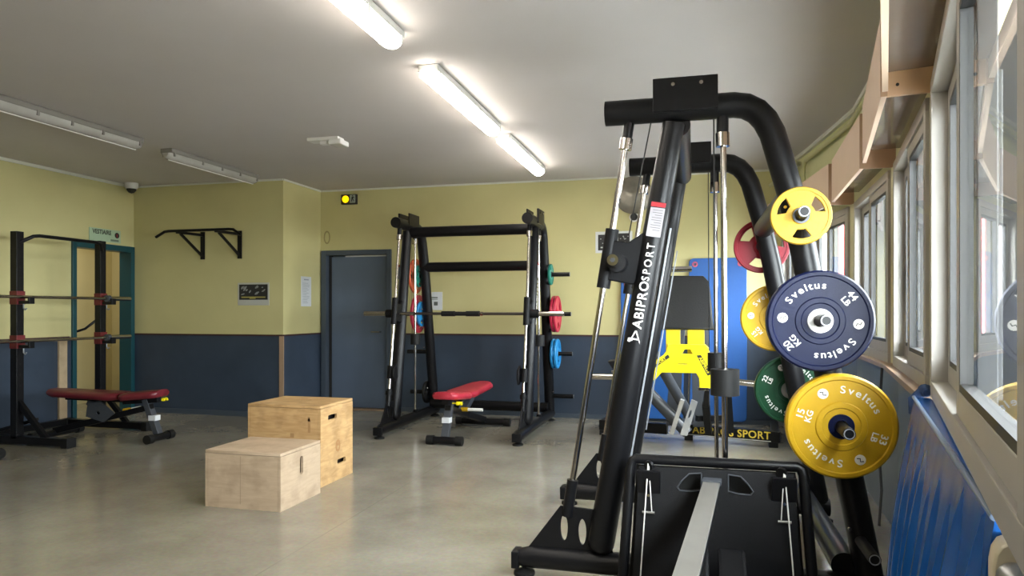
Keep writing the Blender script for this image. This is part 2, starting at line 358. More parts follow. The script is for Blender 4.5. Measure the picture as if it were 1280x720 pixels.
# right wall windows, pillars, pelmet boxes
def facet(i):
    a = Vector((*P[i], 0)); b = Vector((*P[i + 1], 0)); d = (b - a); L = d.length; d.normalize(); n = Vector((-d.y, d.x, 0))  # n points into the room
    return a, d, n, L
struct(wallpoly(P[:3], .93, 2.06, .12).build('wall_right_solid', M_wallr))
for j in range(2, 7):
    a, d, n, L = facet(j); i = j - 1
    root = bpy.data.objects.new('window_%d' % (j - 1), None); COL.objects.link(root); root.location = a + Vector((0, 0, .95)); root['kind'] = 'structure'
    s0, s1 = (.10 if i > 1 else .05), L - .10
    def fb(bmb, sa, sb, z0, z1, o0, o1, bev=.003):
        """box in facet coordinates: along s, height z, offset towards room o"""
        M = Matrix(((d.x, n.x, 0, a.x), (d.y, n.y, 0, a.y), (0, 0, 1, 0), (0, 0, 0, 1)))
        bmb.box((sa, o0, z0), (sb, o1, z1), M, bev)
    z0, z1 = .95, 2.05
    b = MB(); fb(b, s0, s1, z0, z0 + .055, -.05, .035); fb(b, s0, s1, z1 - .05, z1, -.05, .035)
    fb(b, s0, s0 + .05, z0 + .055, z1 - .05, -.05, .035); fb(b, s1 - .05, s1, z0 + .055, z1 - .05, -.05, .035)
    b.build('frame', M_frame, root)
    mid = (s0 + s1) / 2
    if j <= 3:  # added black strip outside the pane, cuts off the bright view through it
        b = MB(); fb(b, s1 - .05, s1 - .002, z0, z1, -.17, -.051); b.build('blackout_strip', M_gasket, root)
    b = MB(); fb(b, mid + .041, mid + .055, z0 + .06, z1 - .055, -.014, .024); fb(b, mid - .056, mid - .041, z0 + .06, z1 - .055, -.046, -.006); b.build('brush_seal', M_gasket, root)
    for (sa, sb, oo) in ((s0 + .05, mid + .04, -.005), (mid - .04, s1 - .05, -.045)):
        b = MB(); za, zb = z0 + .055, z1 - .05
        fb(b, sa, sa + .06, za, zb, oo, oo + .03); fb(b, sb - .06, sb, za, zb, oo, oo + .03)
        fb(b, sa + .06, sb - .06, za, za + .06, oo, oo + .03); fb(b, sa + .06, sb - .06, zb - .05, zb, oo, oo + .03)
        sash = b.build('sash', M_frame, root)
        b = MB(); za += .06; zb -= .05; g = .018
        fb(b, sa + .06, sa + .06 + g, za, zb, oo + .001, oo + .029, 0); fb(b, sb - .06 - g, sb - .06, za, zb, oo + .001, oo + .029, 0)
        fb(b, sa + .06 + g, sb - .06 - g, za, za + g, oo + .001, oo + .029, 0); fb(b, sa + .06 + g, sb - .06 - g, zb - g, zb, oo + .001, oo + .029, 0)
        b.build('gasket', M_gasket, sash)
        b = MB(); fb(b, sa + .066, sb - .066, za + .004, zb - .004, oo + .012, oo + .016, 0); b.build('pane', M_glass, sash)
    pd = bpy.data.lights.new('window_portal', 'AREA'); pd.shape = 'RECTANGLE'; pd.size = s1 - s0; pd.size_y = 1.1; pd.cycles.is_portal = True
    po = bpy.data.objects.new('window_portal', pd); COL.objects.link(po); zz = -n
    po.matrix_world = Matrix(((d.x, 0, zz.x, 0), (d.y, 0, zz.y, 0), (0, 1, 0, 0), (0, 0, 0, 1))) ; po.location = a + d * mid - n * .16 + Vector((0, 0, 1.5))
    b = MB(); fb(b, -.05 if i > 1 else 0, s0 - .001, .95, 2.06, -.055, .02); fb(b, s1 + .001, L, .95, 2.06, -.055, .02)
    struct(b.build('trim_%d' % (20 + j), M_cream))
    # pelmet box: front board, end boards, glossy underside set above the board edges
    if i < 1: continue
    lab = {1: 'nearest peach pelmet box, seen from below with its brown glossy underside filling the top right',
           2: 'second peach pelmet box from the camera, its tan end board has a small hole',
           3: 'third peach pelmet box from the camera, over the window just beyond the big one',
           4: 'fourth peach pelmet box, small in the distance above the smallest yellow plate',
           5: 'farthest peach pelmet box at the back end of the window wall'}[i]
    c0 = .0 if i > 1 else -.9
    e0, e1 = (.03, L - (.12 if i == 2 else .10)) if i > 1 else (.05, L - .02)
    e0 = .06 if i > 1 else .02
    pr = thing('pelmet_box', lab, 'pelmet', a + Vector((0, 0, 2.06)), 'pelmet boxes above the windows')
    b = MB(); fb(b, e0, e1, 2.06, 2.375, .165, .185, .001); b.build('front_board', M_peach, pr)
    b = MB(); fb(b, e0, e0 + .018, 2.06, 2.375, .001, .165, .001); b.build('end_board', M_edge if i != 2 else mat('tan_end_board', (.62, .40, .25), .5, var=.1), pr, label='tan end board')
    b = MB(); fb(b, e0 + .018, e1 - .018, 2.125, 2.14, .001, .165, .001); b.build('underside_panel', M_under, pr, label='glossy brown underside panel')
    b = MB(); fb(b, e0 - .003, e0, 2.06, 2.375, .163, .187, .0005); b.build('board_edge', M_edge, pr, label='brown edge strip')
    if i == 2:
        b = MB(); c = a + d * (e0 - .001) + n * .13 + Vector((0, 0, 2.1)); b.tube([c, c - d * .004], .006, 12); b.build('hole', M_ink, pr, label='small black hole')
# green-yellow pipes along the top of the right wall
b = MB(); pts = []
for k, (x, y) in enumerate(P[2:]):
    pts.append((x - .045, y, 2.66))
b.tube(pts[:-1], .017, 12); b.tube([(P[6][0] - .045, 7.10, 2.66), (P[6][0] - .05, 7.17, 2.62), (P[6][0] - .05, 7.18, 2.1)], .017, 12)
tag(b.build('conduit_pipe', M_pipe, loc=(1.1, 6, 2.66)), 'pale yellow painted pipe running under the ceiling along the curved window wall', 'pipe')
b = MB(); b.tube([(P[6][0] - .14, 7.30, 2.70), (P[6][0] - .08, 7.22, 2.66), (P[7][0] - .12, 8.08, 2.60)], .02, 12)
tag(b.build('drain_pipe', M_pipe, loc=(1.1, 7.3, 2.66)), 'short pale pipe elbow in the far right ceiling corner', 'pipe')

# outdoors beyond the windows
struct(MB().box((1.4, -30, -.6), (30, 90, -.5)).build('ground', mat('courtyard', (.30, .30, .29), .8, var=.2, scale=1)))
ob = thing('building', 'white facade with tall red panels seen through the far windows', 'building', (3.0, 24, -.5))
b = MB(); b.box((-2, 24, -.5), (14, 24.5, 9)); b.build('wall', mat('white_render', (.75, .73, .71), .8), ob)
for k in range(10):
    xx = 1.2 + k * 1.05
    b = MB(); b.box((xx, 23.93, -.3), (xx + .42, 23.999, 8.8)); b.build('panel', mat('red_panel', (.55, .06, .06), .6), ob)
ob = thing('dark_view_block', 'added dark block that darkens the view through the nearer windows', 'building', (5.0, 11, -.5))  # added block, blacks out the bright outdoors behind the nearer panes
b = MB(); b.box((2.25, 10.5, -.5), (10.5, 11.5, 7.0)); b.build('wall', mat('view_block_black', (.005, .005, .005), .9, spec=.1, var=.3, scale=2), ob)
b = MB(); b.box((2.15, 10.4, 7.0), (10.6, 11.6, 7.15)); b.build('view_block_cap', M_doorf, ob)

# ------------------------------------------------------------ doors
dr = bpy.data.objects.new('door_1', None); COL.objects.link(dr); dr.location = (DX0, YB, 0); dr['kind'] = 'structure'
b = MB(); b.box((DX0, YB - .03, 0), (DX0 + .07, YB + .12, DT + .06), bev=.004); b.box((DX1 - .0, YB - .03, 0), (DX1 + .06, YB + .12, DT + .06), bev=.004)
b.box((DX0 + .07, YB - .03, DT), (DX1, YB + .12, DT + .06), bev=.004); b.build('frame', M_doorf, dr)
b = MB(); b.box((DX0 + .11, YB + .05, .02), (DX1 - .01, YB + .09, DT - .02), bev=.003); b.build('leaf', M_door, dr)
b = MB(); b.box((DX0 + .07, YB + .05, 0), (DX0 + .11, YB + .09, DT), bev=.003); b.build('stop', M_ink, dr)
b = MB(); b.box((DX0 + .30, YB + .048, DT - .02), (DX1 - .02, YB + .06, DT - .004)); b.build('weather_strip', M_white, dr)
b = MB(); b.tube([(DX0 + .85 - .06, YB + .05, .98), (DX0 + .79, YB, .98), (DX0 + .68, YB, .98)], .009, 10); b.build('handle', M_chrome, dr)
struct(MB().box((DX0 + .06, YB - .03, 0), (DX1, YB + .12, .015)).build('trim_12', M_sill))

dl = bpy.data.objects.new('door_2', None); COL.objects.link(dl); dl.location = (LX, LD0, 0); dl['kind'] = 'structure'
b = MB(); b.box((LX - .15, LD0 - .055, 0), (LX + .025, LD0, LDT + .06), bev=.004)
b.box((LX - .15, LD1 - .02, 0), (LX + .025, LD1 + .04, LDT + .06), bev=.004); b.box((LX - .15, LD0, LDT - .01), (LX + .025, LD1 - .02, LDT + .06), bev=.004)
b.build('frame', M_tealdoor, dl)
b = MB(); b.box((LX - .16, LD0 + .10, .02), (LX - .12, LD0 + .13, LDT - .02)); b.build('post', M_tealdoor, dl)
b = MB(); b.tube([(LX - .14, LD0 + .115, 1.0), (LX - .02, LD0 + .15, 1.04), (LX + .02, LD0 + .3, 1.16)], .014, 10); b.build('handle', M_black, dl)
b = MB(); b.box((LX + .001, 6.17, .02), (LX + .03, 6.27, .93), bev=.004)
tag(b.build('wooden_board', mat('pale_wood', (.50, .38, .24), .6, var=.35, scale=9), loc=(LX, 6.2, 0)), 'narrow pale wooden board against the left wall beside the teal door', 'board')

struct(MB().box((DX0 - .3, YB + .125, 0), (DX1 + .3, YB + .2, H)).build('door_light_block', M_doorf))  # added panel behind the door, keeps sky light out of its gaps
# ------------------------------------------------------------ ceiling lamps
def lamp(x, y0, y1, lit, label):
    t = thing('ceiling_lamp', label, 'ceiling lamp', (x, (y0 + y1) / 2, H), 'long ceiling lamps')
    b = MB(); b.box((x - .066, y0 + .01, H - .045), (x + .066, y1 - .01, H - .001), bev=.008); b.build('housing', M_lampb if not lit else M_white, t)
    # rounded trough diffuser
    b = MB(); n = 12; L = y1 - y0; st = [0, .012, .03, .05]; rings = []
    prof = [(y0, .55), (y0 + .015, .85), (y0 + .05, 1), (y1 - .05, 1), (y1 - .015, .85), (y1, .55)]
    for yy, k in prof:
        rings.append([b.bm.verts.new((x + .062 * k * math.cos(a), yy, H - .045 - .058 * k * math.sin(a))) for a in [math.pi * q / n for q in range(n + 1)]])
    for p, q in zip(rings, rings[1:]):
        for k in range(n): f = b.bm.faces.new((p[k], p[k + 1], q[k + 1], q[k])); f.smooth = True
        b.bm.faces.new((p[0], q[0], q[n], p[n]))
    b.bm.faces.new(rings[0]); b.bm.faces.new(rings[-1][::-1])
    b.build('diffuser', M_glasslit if lit else M_diff, t)
    for k, yy in enumerate((y0 + .05, y0 + .45, y0 + .75, y0 + 1.05, y1 - .05)):
        b = MB(); b.box((x - .068, yy - .010, H - .075), (x - .056, yy + .010, H - .03), bev=.002); b.box((x + .056, yy - .010, H - .075), (x + .068, yy + .010, H - .03), bev=.002)
        b.build('clip', M_lampb if not lit else M_white, t)
    if not lit:
        b = MB(); b.tube([(x - .0, y0 + .04, H - .104), (x - .0, y1 - .04, H - .104)], .006, 8); b.build('ridge', M_white, t)
for y0, lb in ((2.10, 'nearest lit ceiling lamp, cut off by the top edge of the picture'), (4.09, 'middle lit ceiling lamp of the row of three'), (5.86, 'farthest and shortest looking lit ceiling lamp, nearest the back wall')):
    lamp(-1.60, y0, y0 + 1.5, True, lb)
lamp(-1.60, .2, 1.7, True, 'added unseen fill lamp above and behind the camera')  # this and the next two lamps are added out of view for brightness
lamp(-1.60, -1.7, -.2, True, 'added unseen fill lamp far behind the camera in the row of lit lamps')
lamp(-4.80, -1.0, .5, True, 'added unseen fill lamp behind the camera above the left half of the room')
lamp(-4.80, 3.75, 5.25, False, 'unlit ceiling lamp running off the left edge of the picture')
lamp(-4.82, 5.60, 7.00, False, 'unlit ceiling lamp above the wall mounted pull-up bar')

# small ceiling and wall fittings
t = thing('emergency_light', 'small flat white fitting on the ceiling left of the lit lamps', 'emergency light', (-3.16, 5.64, H))
b = MB(); b.box((-3.32, 5.58, H - .03), (-3.02, 5.70, H - .001), bev=.006); b.build('base', M_white, t)
b = MB(); b.box((-3.10, 5.56, H - .075), (-2.98, 5.72, H - .03), bev=.012); b.build('lens', mat('clear_lens', (.8, .8, .78), .1, spec=.9), t)
b = MB(); b.box((-3.21, 5.61, H - .06), (-3.14, 5.67, H - .03), bev=.008); b.build('battery_cap', M_white, t)
t = thing('dome_camera', 'white dome camera with a black lens in the left back ceiling corner', 'camera', (-6.55, 7.05, H))
b = MB(); b.lathe([(0, 0), (.075, 0), (.075, .05), (.06, .07), (0, .07)], (-6.55, 7.05, H), (0, 0, -1), 24); b.build('housing', M_white, t, autos=40)
b = MB(); b.lathe([(.055, .07), (.05, .09), (.03, .115), (0, .125)], (-6.55, 7.05, H), (0, 0, -1), 24); b.build('lens', M_ink, t, autos=60)
t = thing('exit_light', 'black exit light with a glowing amber disc above the slate door', 'exit light', (-4.23, YB, 2.60))
b = MB(); b.box((-4.31, YB - .05, 2.585), (-4.10, YB - .001, 2.71), bev=.006); b.build('casing', M_ink, t)
b = MB(); b.lathe([(0, 0), (.045, 0), (.042, .012), (0, .016)], (-4.245, YB - .05, 2.648), (0, -1, 0), 24); b.build('lamp', M_amber, t, autos=50)
b = MB(); b.box((-4.185, YB - .053, 2.60), (-4.110, YB - .05, 2.70)); b.build('pictogram_plate', mat('exit_grey', (.35, .40, .36), .5), t)
b = MB(); o = Vector((-4.148, YB - .0545, 2.652))
for pl in ([(-.004, .030), (.008, .030), (.008, .042), (-.004, .042)], [(-.012, -.005), (.008, -.005), (.010, .026), (-.010, .024)], [(-.02, -.036), (-.012, -.038), (0, -.004), (-.012, -.004)], [(0, -.004), (.010, -.004), (.022, -.028), (.016, -.034)], [(.008, .018), (.024, .004), (.028, .010), (.010, .026)]):
    b.prism(pl, o, X_, Z_, .002)
b.build('pictogram', M_ink, t)
# vestiaire sign on left wall
t = thing('door_sign', 'pale green sign reading VESTIAIRE above the teal door', 'sign', (LX, 6.8, 2.0))
b = MB(); b.box((LX + .001, 6.58, 2.055), (LX + .012, 7.03, 2.205), bev=.002); b.build('board', mat('sign_green', (.36, .48, .33), .5), t)
b = MB(); b.text('VESTIAIRE', .070, (LX + .0125, 6.755, 2.163), Y_, Z_, .0008, sx=.86, bold=.0018); b.build('lettering', M_ink, t)
b = MB(); b.lathe([(0, 0), (.034, 0), (.034, .001), (0, .001)], (LX + .012, 6.975, 2.145), (1, 0, 0), 24); b.build('disc', M_ink, t)
b = MB(); b.lathe([(0, 0), (.008, 0), (.008, .001), (0, .001)], (LX + .0132, 6.975, 2.152), (1, 0, 0), 12); b.box((LX + .0132, 6.970, 2.122), (LX + .0142, 6.980, 2.143)); b.build('disc_mark', M_redlab, t)
b = MB(); b.box((LX + .012, 6.88, 2.07), (LX + .0132, 7.00, 2.092)); b.build('footer', mat('footer_grey', (.12, .17, .12), .5), t)
# poster with dark photo
t = thing('poster', 'landscape notice with a dark photograph on the yellow wall below the pull-up bar', 'poster', (-5.0, YL, 1.3))
b = MB(); b.box((-5.22, YL - .006, 1.31), (-4.80, YL - .001, 1.575), bev=.001); b.build('sheet', mat('sheet_grey', (.45, .45, .40), .6), t)
b = MB(); b.box((-5.20, YL - .008, 1.375), (-4.82, YL - .006, 1.555)); b.build('photograph', M_ink, t)
b = MB(); random.seed(3)
for k in range(14):
    x = -5.17 + random.random() * .30; z = 1.44 + random.random() * .09; b.prism(oval(0, 0, .01 + .02 * random.random(), .006 + .006 * random.random(), 8, random.random()), (x, YL - .009, z), X_, Z_, .001)
b.build('photograph_detail', mat('grey_detail', (.25, .26, .26), .6), t)
b = MB(); b.box((-5.17, YL - .0095, 1.398), (-4.85, YL - .0082, 1.412)); b.box((-5.06, YL - .0095, 1.386), (-4.98, YL - .0082, 1.398)); b.build('caption', mat('ochre_caption', (.35, .30, .08), .6), t)
# paper on return wall
def paper(label, x0, x1, z0, z1, lines=12):
    t = thing('notice', label, 'notice', (x0, YB, z0)); b = MB(); b.box((x0, YB - .005, z0), (x1, YB - .001, z1), bev=.001); b.build('sheet', M_paper, t); return t
t = thing('paper_notice', 'tall white paper notice on the narrow return wall left of the slate door', 'notice', (PX, 7.74, 1.3))
b = MB(); b.box((PX + .001, 7.63, 1.30), (PX + .005, 7.86, 1.665), bev=.001); b.build('sheet', M_paper, t)
b = MB(); b.box((PX + .005, 7.69, 1.62), (PX + .0062, 7.80, 1.635))
for k in range(13): b.box((PX + .005, 7.66, 1.34 + k * .02), (PX + .0062, 7.66 + .09 + .07 * random.random(), 1.345 + k * .02))
b.build('print', mat('grey_print', (.30, .32, .36), .6), t)
t = paper('square white floor plan notice on the wall between the door and the far rack', -3.20, -2.97, 1.255, 1.475)
b = MB()
for (x0, z0, x1, z1) in ((-3.17, 1.425, -3.14, 1.435), (-3.12, 1.40, -3.03, 1.414), (-3.15, 1.382, -3.03, 1.390), (-3.16, 1.30, -3.12, 1.33), (-3.08, 1.31, -3.03, 1.355), (-3.16, 1.345, -3.14, 1.36)): b.box((x0, YB - .0065, z0), (x1, YB - .005, z1))
b.build('print', mat('dark_print', (.10, .11, .10), .6), t)
t = paper('white sheet with two dark pictures on the back wall behind the near machine', -1.10, -.68, 1.91, 2.155)
b = MB(); b.box((-1.07, YB - .0065, 1.94), (-.93, YB - .005, 2.12)); b.build('photograph', M_ink, t)
b = MB(); b.box((-.84, YB - .0065, 1.98), (-.71, YB - .005, 2.13)); b.build('photograph', M_ink, t)
b = MB(); b.box((-1.04, YB - .008, 1.965), (-.97, YB - .0065, 1.98), bev=0)
for k in range(16): x = random.choice((-1.05, -.82)) + random.random() * .09; z = 2.01 + random.random() * .09; b.box((x, YB - .008, z), (x + .012, YB - .0065, z + .008))
b.build('picture_detail', mat('pale_detail', (.45, .47, .45), .6), t)
# round metal disc on the back wall
t = thing('wall_disc', 'round mottled grey metal disc high on the back wall with a small black knob below', 'wall fitting', (-.66, YB, 2.52))
b = MB(); b.lathe([(0, 0), (.20, 0), (.215, .02), (.20, .04), (.12, .055), (.03, .06), (0, .075)], (-.665, YB - .001, 2.56), (0, -1, 0), 40); b.build('disc', mat('mottled_metal', (.24, .22, .18), .4, metal=.5, var=.5, scale=9), t, autos=60)
b = MB(); b.lathe([(0, 0), (.04, 0), (.04, .04), (.025, .06), (0, .06)], (-.66, YB - .001, 2.31), (0, -1, 0), 20); b.build('knob', M_ink, t, autos=40)
b = MB(); b.lathe([(.037, .0), (.055, 0), (.055, .01), (.037, .01), (.037, 0)], (-.66, YB - .001, 2.31), (0, -1, 0), 20); b.build('knob_ring', M_white, t, autos=40)
# faint round stain ring on yellow wall
b = MB(); b.prism(oval(0, 0, .045, .085, 24), (PX + .09, YB - .003, 2.06 + .12), X_, Z_, .003, [oval(0, 0, .03, .065, 24)])
tag(b.build('wall_ring', mat('faded_ring', (.32, .27, .12), .7), loc=(PX + .09, YB, 2.1)), 'faded oval ring mark on the yellow wall above the door frame', 'wall fitting')

# ------------------------------------------------------------ pull-up bar on the wall
t = thing('pull_up_bar', 'black wall mounted pull-up bar with two triangular brackets on the yellow wall', 'pull-up bar', (-5.4, YL, 1.9))
b = MB(); b.tube([(-5.98, 6.80, 2.09), (-5.86, 6.80, 2.15), (-5.80, 6.80, 2.155), (-5.02, 6.80, 2.155), (-4.96, 6.80, 2.15), (-4.86, 6.80, 2.085)], .016, 12); b.build('bar', M_black, t)
for x in (-5.70, -5.19):
    b = MB(); b.beam((x, YL - .012, 1.86), (x, YL - .012, 2.19), .05, .022, (0, 1, 0)); b.beam((x, YL - .01, 2.15), (x, 6.80, 2.14), .03, .03); b.beam((x, YL - .02, 1.90), (x, 6.86, 2.13), .026, .026); b.build('bracket', M_black, t)

# ------------------------------------------------------------ blue mats on the back wall
def hung_mat(x0, x1, z0, z1, lb, yb=YB - .012):
    t = thing('gym_mat', lb, 'gym mat', ((x0 + x1) / 2, yb, z0), 'blue mats against the back wall')
    b = MB(); b.prism(rrect(x0, z0, x1, z1, .05), (0, yb - .03, 0), X_, Z_, .03, [oval(x0 + .06, z1 - .06, .016, .016, 14), oval(x1 - .06, z1 - .06, .016, .016, 14)], bev=.006)
    b.build('mat', M_mat, t)
    for x in (x0 + .06, x1 - .06):
        b = MB(); b.lathe([(.016, 0), (.03, 0), (.03, .006), (.016, .006), (.016, 0)], (x, yb - .045, z1 - .06), (0, -1, 0), 18); b.build('eyelet', mat('pink_eyelet', (.50, .08, .12), .4), t)
hung_mat(-.05, .55, .04, 1.82, 'right blue mat with pink eyelets against the back wall behind the leg press')
hung_mat(-.80, -.12, .04, 1.60, 'left blue mat against the back wall, mostly hidden by the near machine post')

# ------------------------------------------------------------ weight plates
def arc_text(b, s, r, th0, size, y, flip=1, sx=1.12, step=None):
    """letters along an arc on the -Y face; th0 centre angle in degrees, reading clockwise from outside"""
    wds = {'v': .52, 'S': .62, 'e': .56, 'l': .26, 't': .34, 'u': .56, 's': .48, ' ': .3, '1': .42, '2': .55, '0': .55, '5': .55, '3': .55, '4': .56, 'K': .58, 'G': .64, 'L': .5, 'B': .58}
    ws = [wds.get(c, .55) * size * sx + size * .10 for c in s]; tot = sum(ws); p = -tot / 2
    for c, wd in zip(s, ws):
        a = R(th0) - (p + wd / 2) / r; p += wd
        if c != ' ':
            b.text(c, size, (r * math.cos(a), y, r * math.sin(a)), (math.sin(a), 0, -math.cos(a)), (math.cos(a), 0, math.sin(a)), .0012, 'CENTER', sx, bold=.0006)
def bumper(name, m, Rr, th, th0, hubm, kg, lb, label, group, hubr=.038, both=False):
    """solid bumper plate: axis along Y, back face at y=0, front at y=-th"""
    t = thing(name, label, 'weight plate', (0, 0, 0), group)
    b = MB(); b.lathe([(.026, 0), (Rr * .93, 0), (Rr, .008), (Rr, th - .008), (Rr * .965, th), (Rr * .90, th), (Rr * .88, th - .006), (Rr * .47, th - .006), (Rr * .45, th - .001), (Rr * .36, th - .001), (Rr * .34, th - .006), (.026, th - .006), (.026, 0)], n=64)
    b.build('disc', m, t, autos=35)
    b = MB(); b.lathe([(.026, th - .007), (.026, th + .002), (hubr * .75, th + .002), (hubr * .8, th), (hubr * 1.3, th), (hubr * 1.35, th - .007)], n=40); b.build('hub', hubm, t, autos=35)
    faces = [(-th + .0055, 1)]
    for y, sgn in faces:
        b = MB(); fs = Rr * .20
        for k in (0, 180):
            arc_text(b, 'Sveltus', Rr * .70, th0 + k, fs, y)
        for txt, off in ((lb, -75), (kg, 105)):
            a = R(th0 + off); ux = Vector((math.cos(a), 0, math.sin(a))); rd = Vector((math.sin(a), 0, -math.cos(a)))
            num, un = txt.split(' ')
            b.text(num, fs * .92, ux * Rr * .76 + Vector((0, y, 0)), rd, ux, .0012, 'CENTER', 1.1, .0006); b.text(un, fs * .80, ux * Rr * .60 + Vector((0, y, 0)), rd, ux, .0012, 'CENTER', 1.1, .0006)
        b.build('lettering', M_letter, t)
        for k in (0, 180):
            b = MB(); c2 = MB()
            a = R(th0 + 60 + k); c = Vector((math.cos(a) * Rr * .70, y, math.sin(a) * Rr * .70)); b.lathe([(0, 0), (Rr * .098, 0), (Rr * .098, .0015), (0, .0015)], c, (0, -1, 0), 24)
            ux = Vector((math.cos(R(th0 - 90 + k)), 0, math.sin(R(th0 - 90 + k)))); uy = Vector((math.cos(R(th0 + k)), 0, math.sin(R(th0 + k)))); q = Rr * .05
            c2.tube([c + ux * (-q * 1.3) + uy * (-q * .2) + Vector((0, -.002, 0)), c - ux * q * .4 + uy * q * .5 + Vector((0, -.002, 0)), c + ux * q * .3 - uy * q * .4 + Vector((0, -.002, 0)), c + ux * q * 1.3 + uy * q * .25 + Vector((0, -.002, 0))], .0022, 6)
            bd = b.build('badge', M_letter, t); c2.build('badge_mark', M_ink, bd)
    return t
def trigrip(name, m, Rr, th, rot, label, group=None):
    t = thing(name, label, 'weight plate', (0, 0, 0), group)
    holes = []
    for k in range(3):
        a0 = R(rot + 120 * k); pts = []
        ri, ro = Rr * .46, Rr * .80
        for q in range(9): a = a0 + R(-25 + 50 * q / 8); pts.append((ro * math.cos(a), ro * math.sin(a)))
        for q in range(5): a = a0 + R(17 - 34 * q / 4); pts.append((ri * math.cos(a), ri * math.sin(a)))
        holes.append(pts)
    holes.append(oval(0, 0, .026, .026, 24))
    b = MB(); b.prism(oval(0, 0, Rr * .96, Rr * .96, 56), (0, -th / 2, 0), X_, Z_, th * .62, holes, bev=.002)
    b.lathe([(Rr * .86, th * .2), (Rr * .88, th), (Rr * .97, th), (Rr, th * .8), (Rr, th * .2), (Rr * .97, 0), (Rr * .88, 0), (Rr * .86, th * .2)], n=56)
    b.lathe([(.026, 0), (.026, th), (Rr * .27, th), (Rr * .33, th * .7), (Rr * .33, .3 * th), (Rr * .27, 0), (.026, 0)], n=40)
    b.build('disc', m, t, autos=35)
    b = MB(); b.lathe([(.024, 0), (.024, th + .002), (.033, th + .002), (.033, 0), (.024, 0)], n=24); b.build('bushing', M_grey, t, autos=35)
    return t

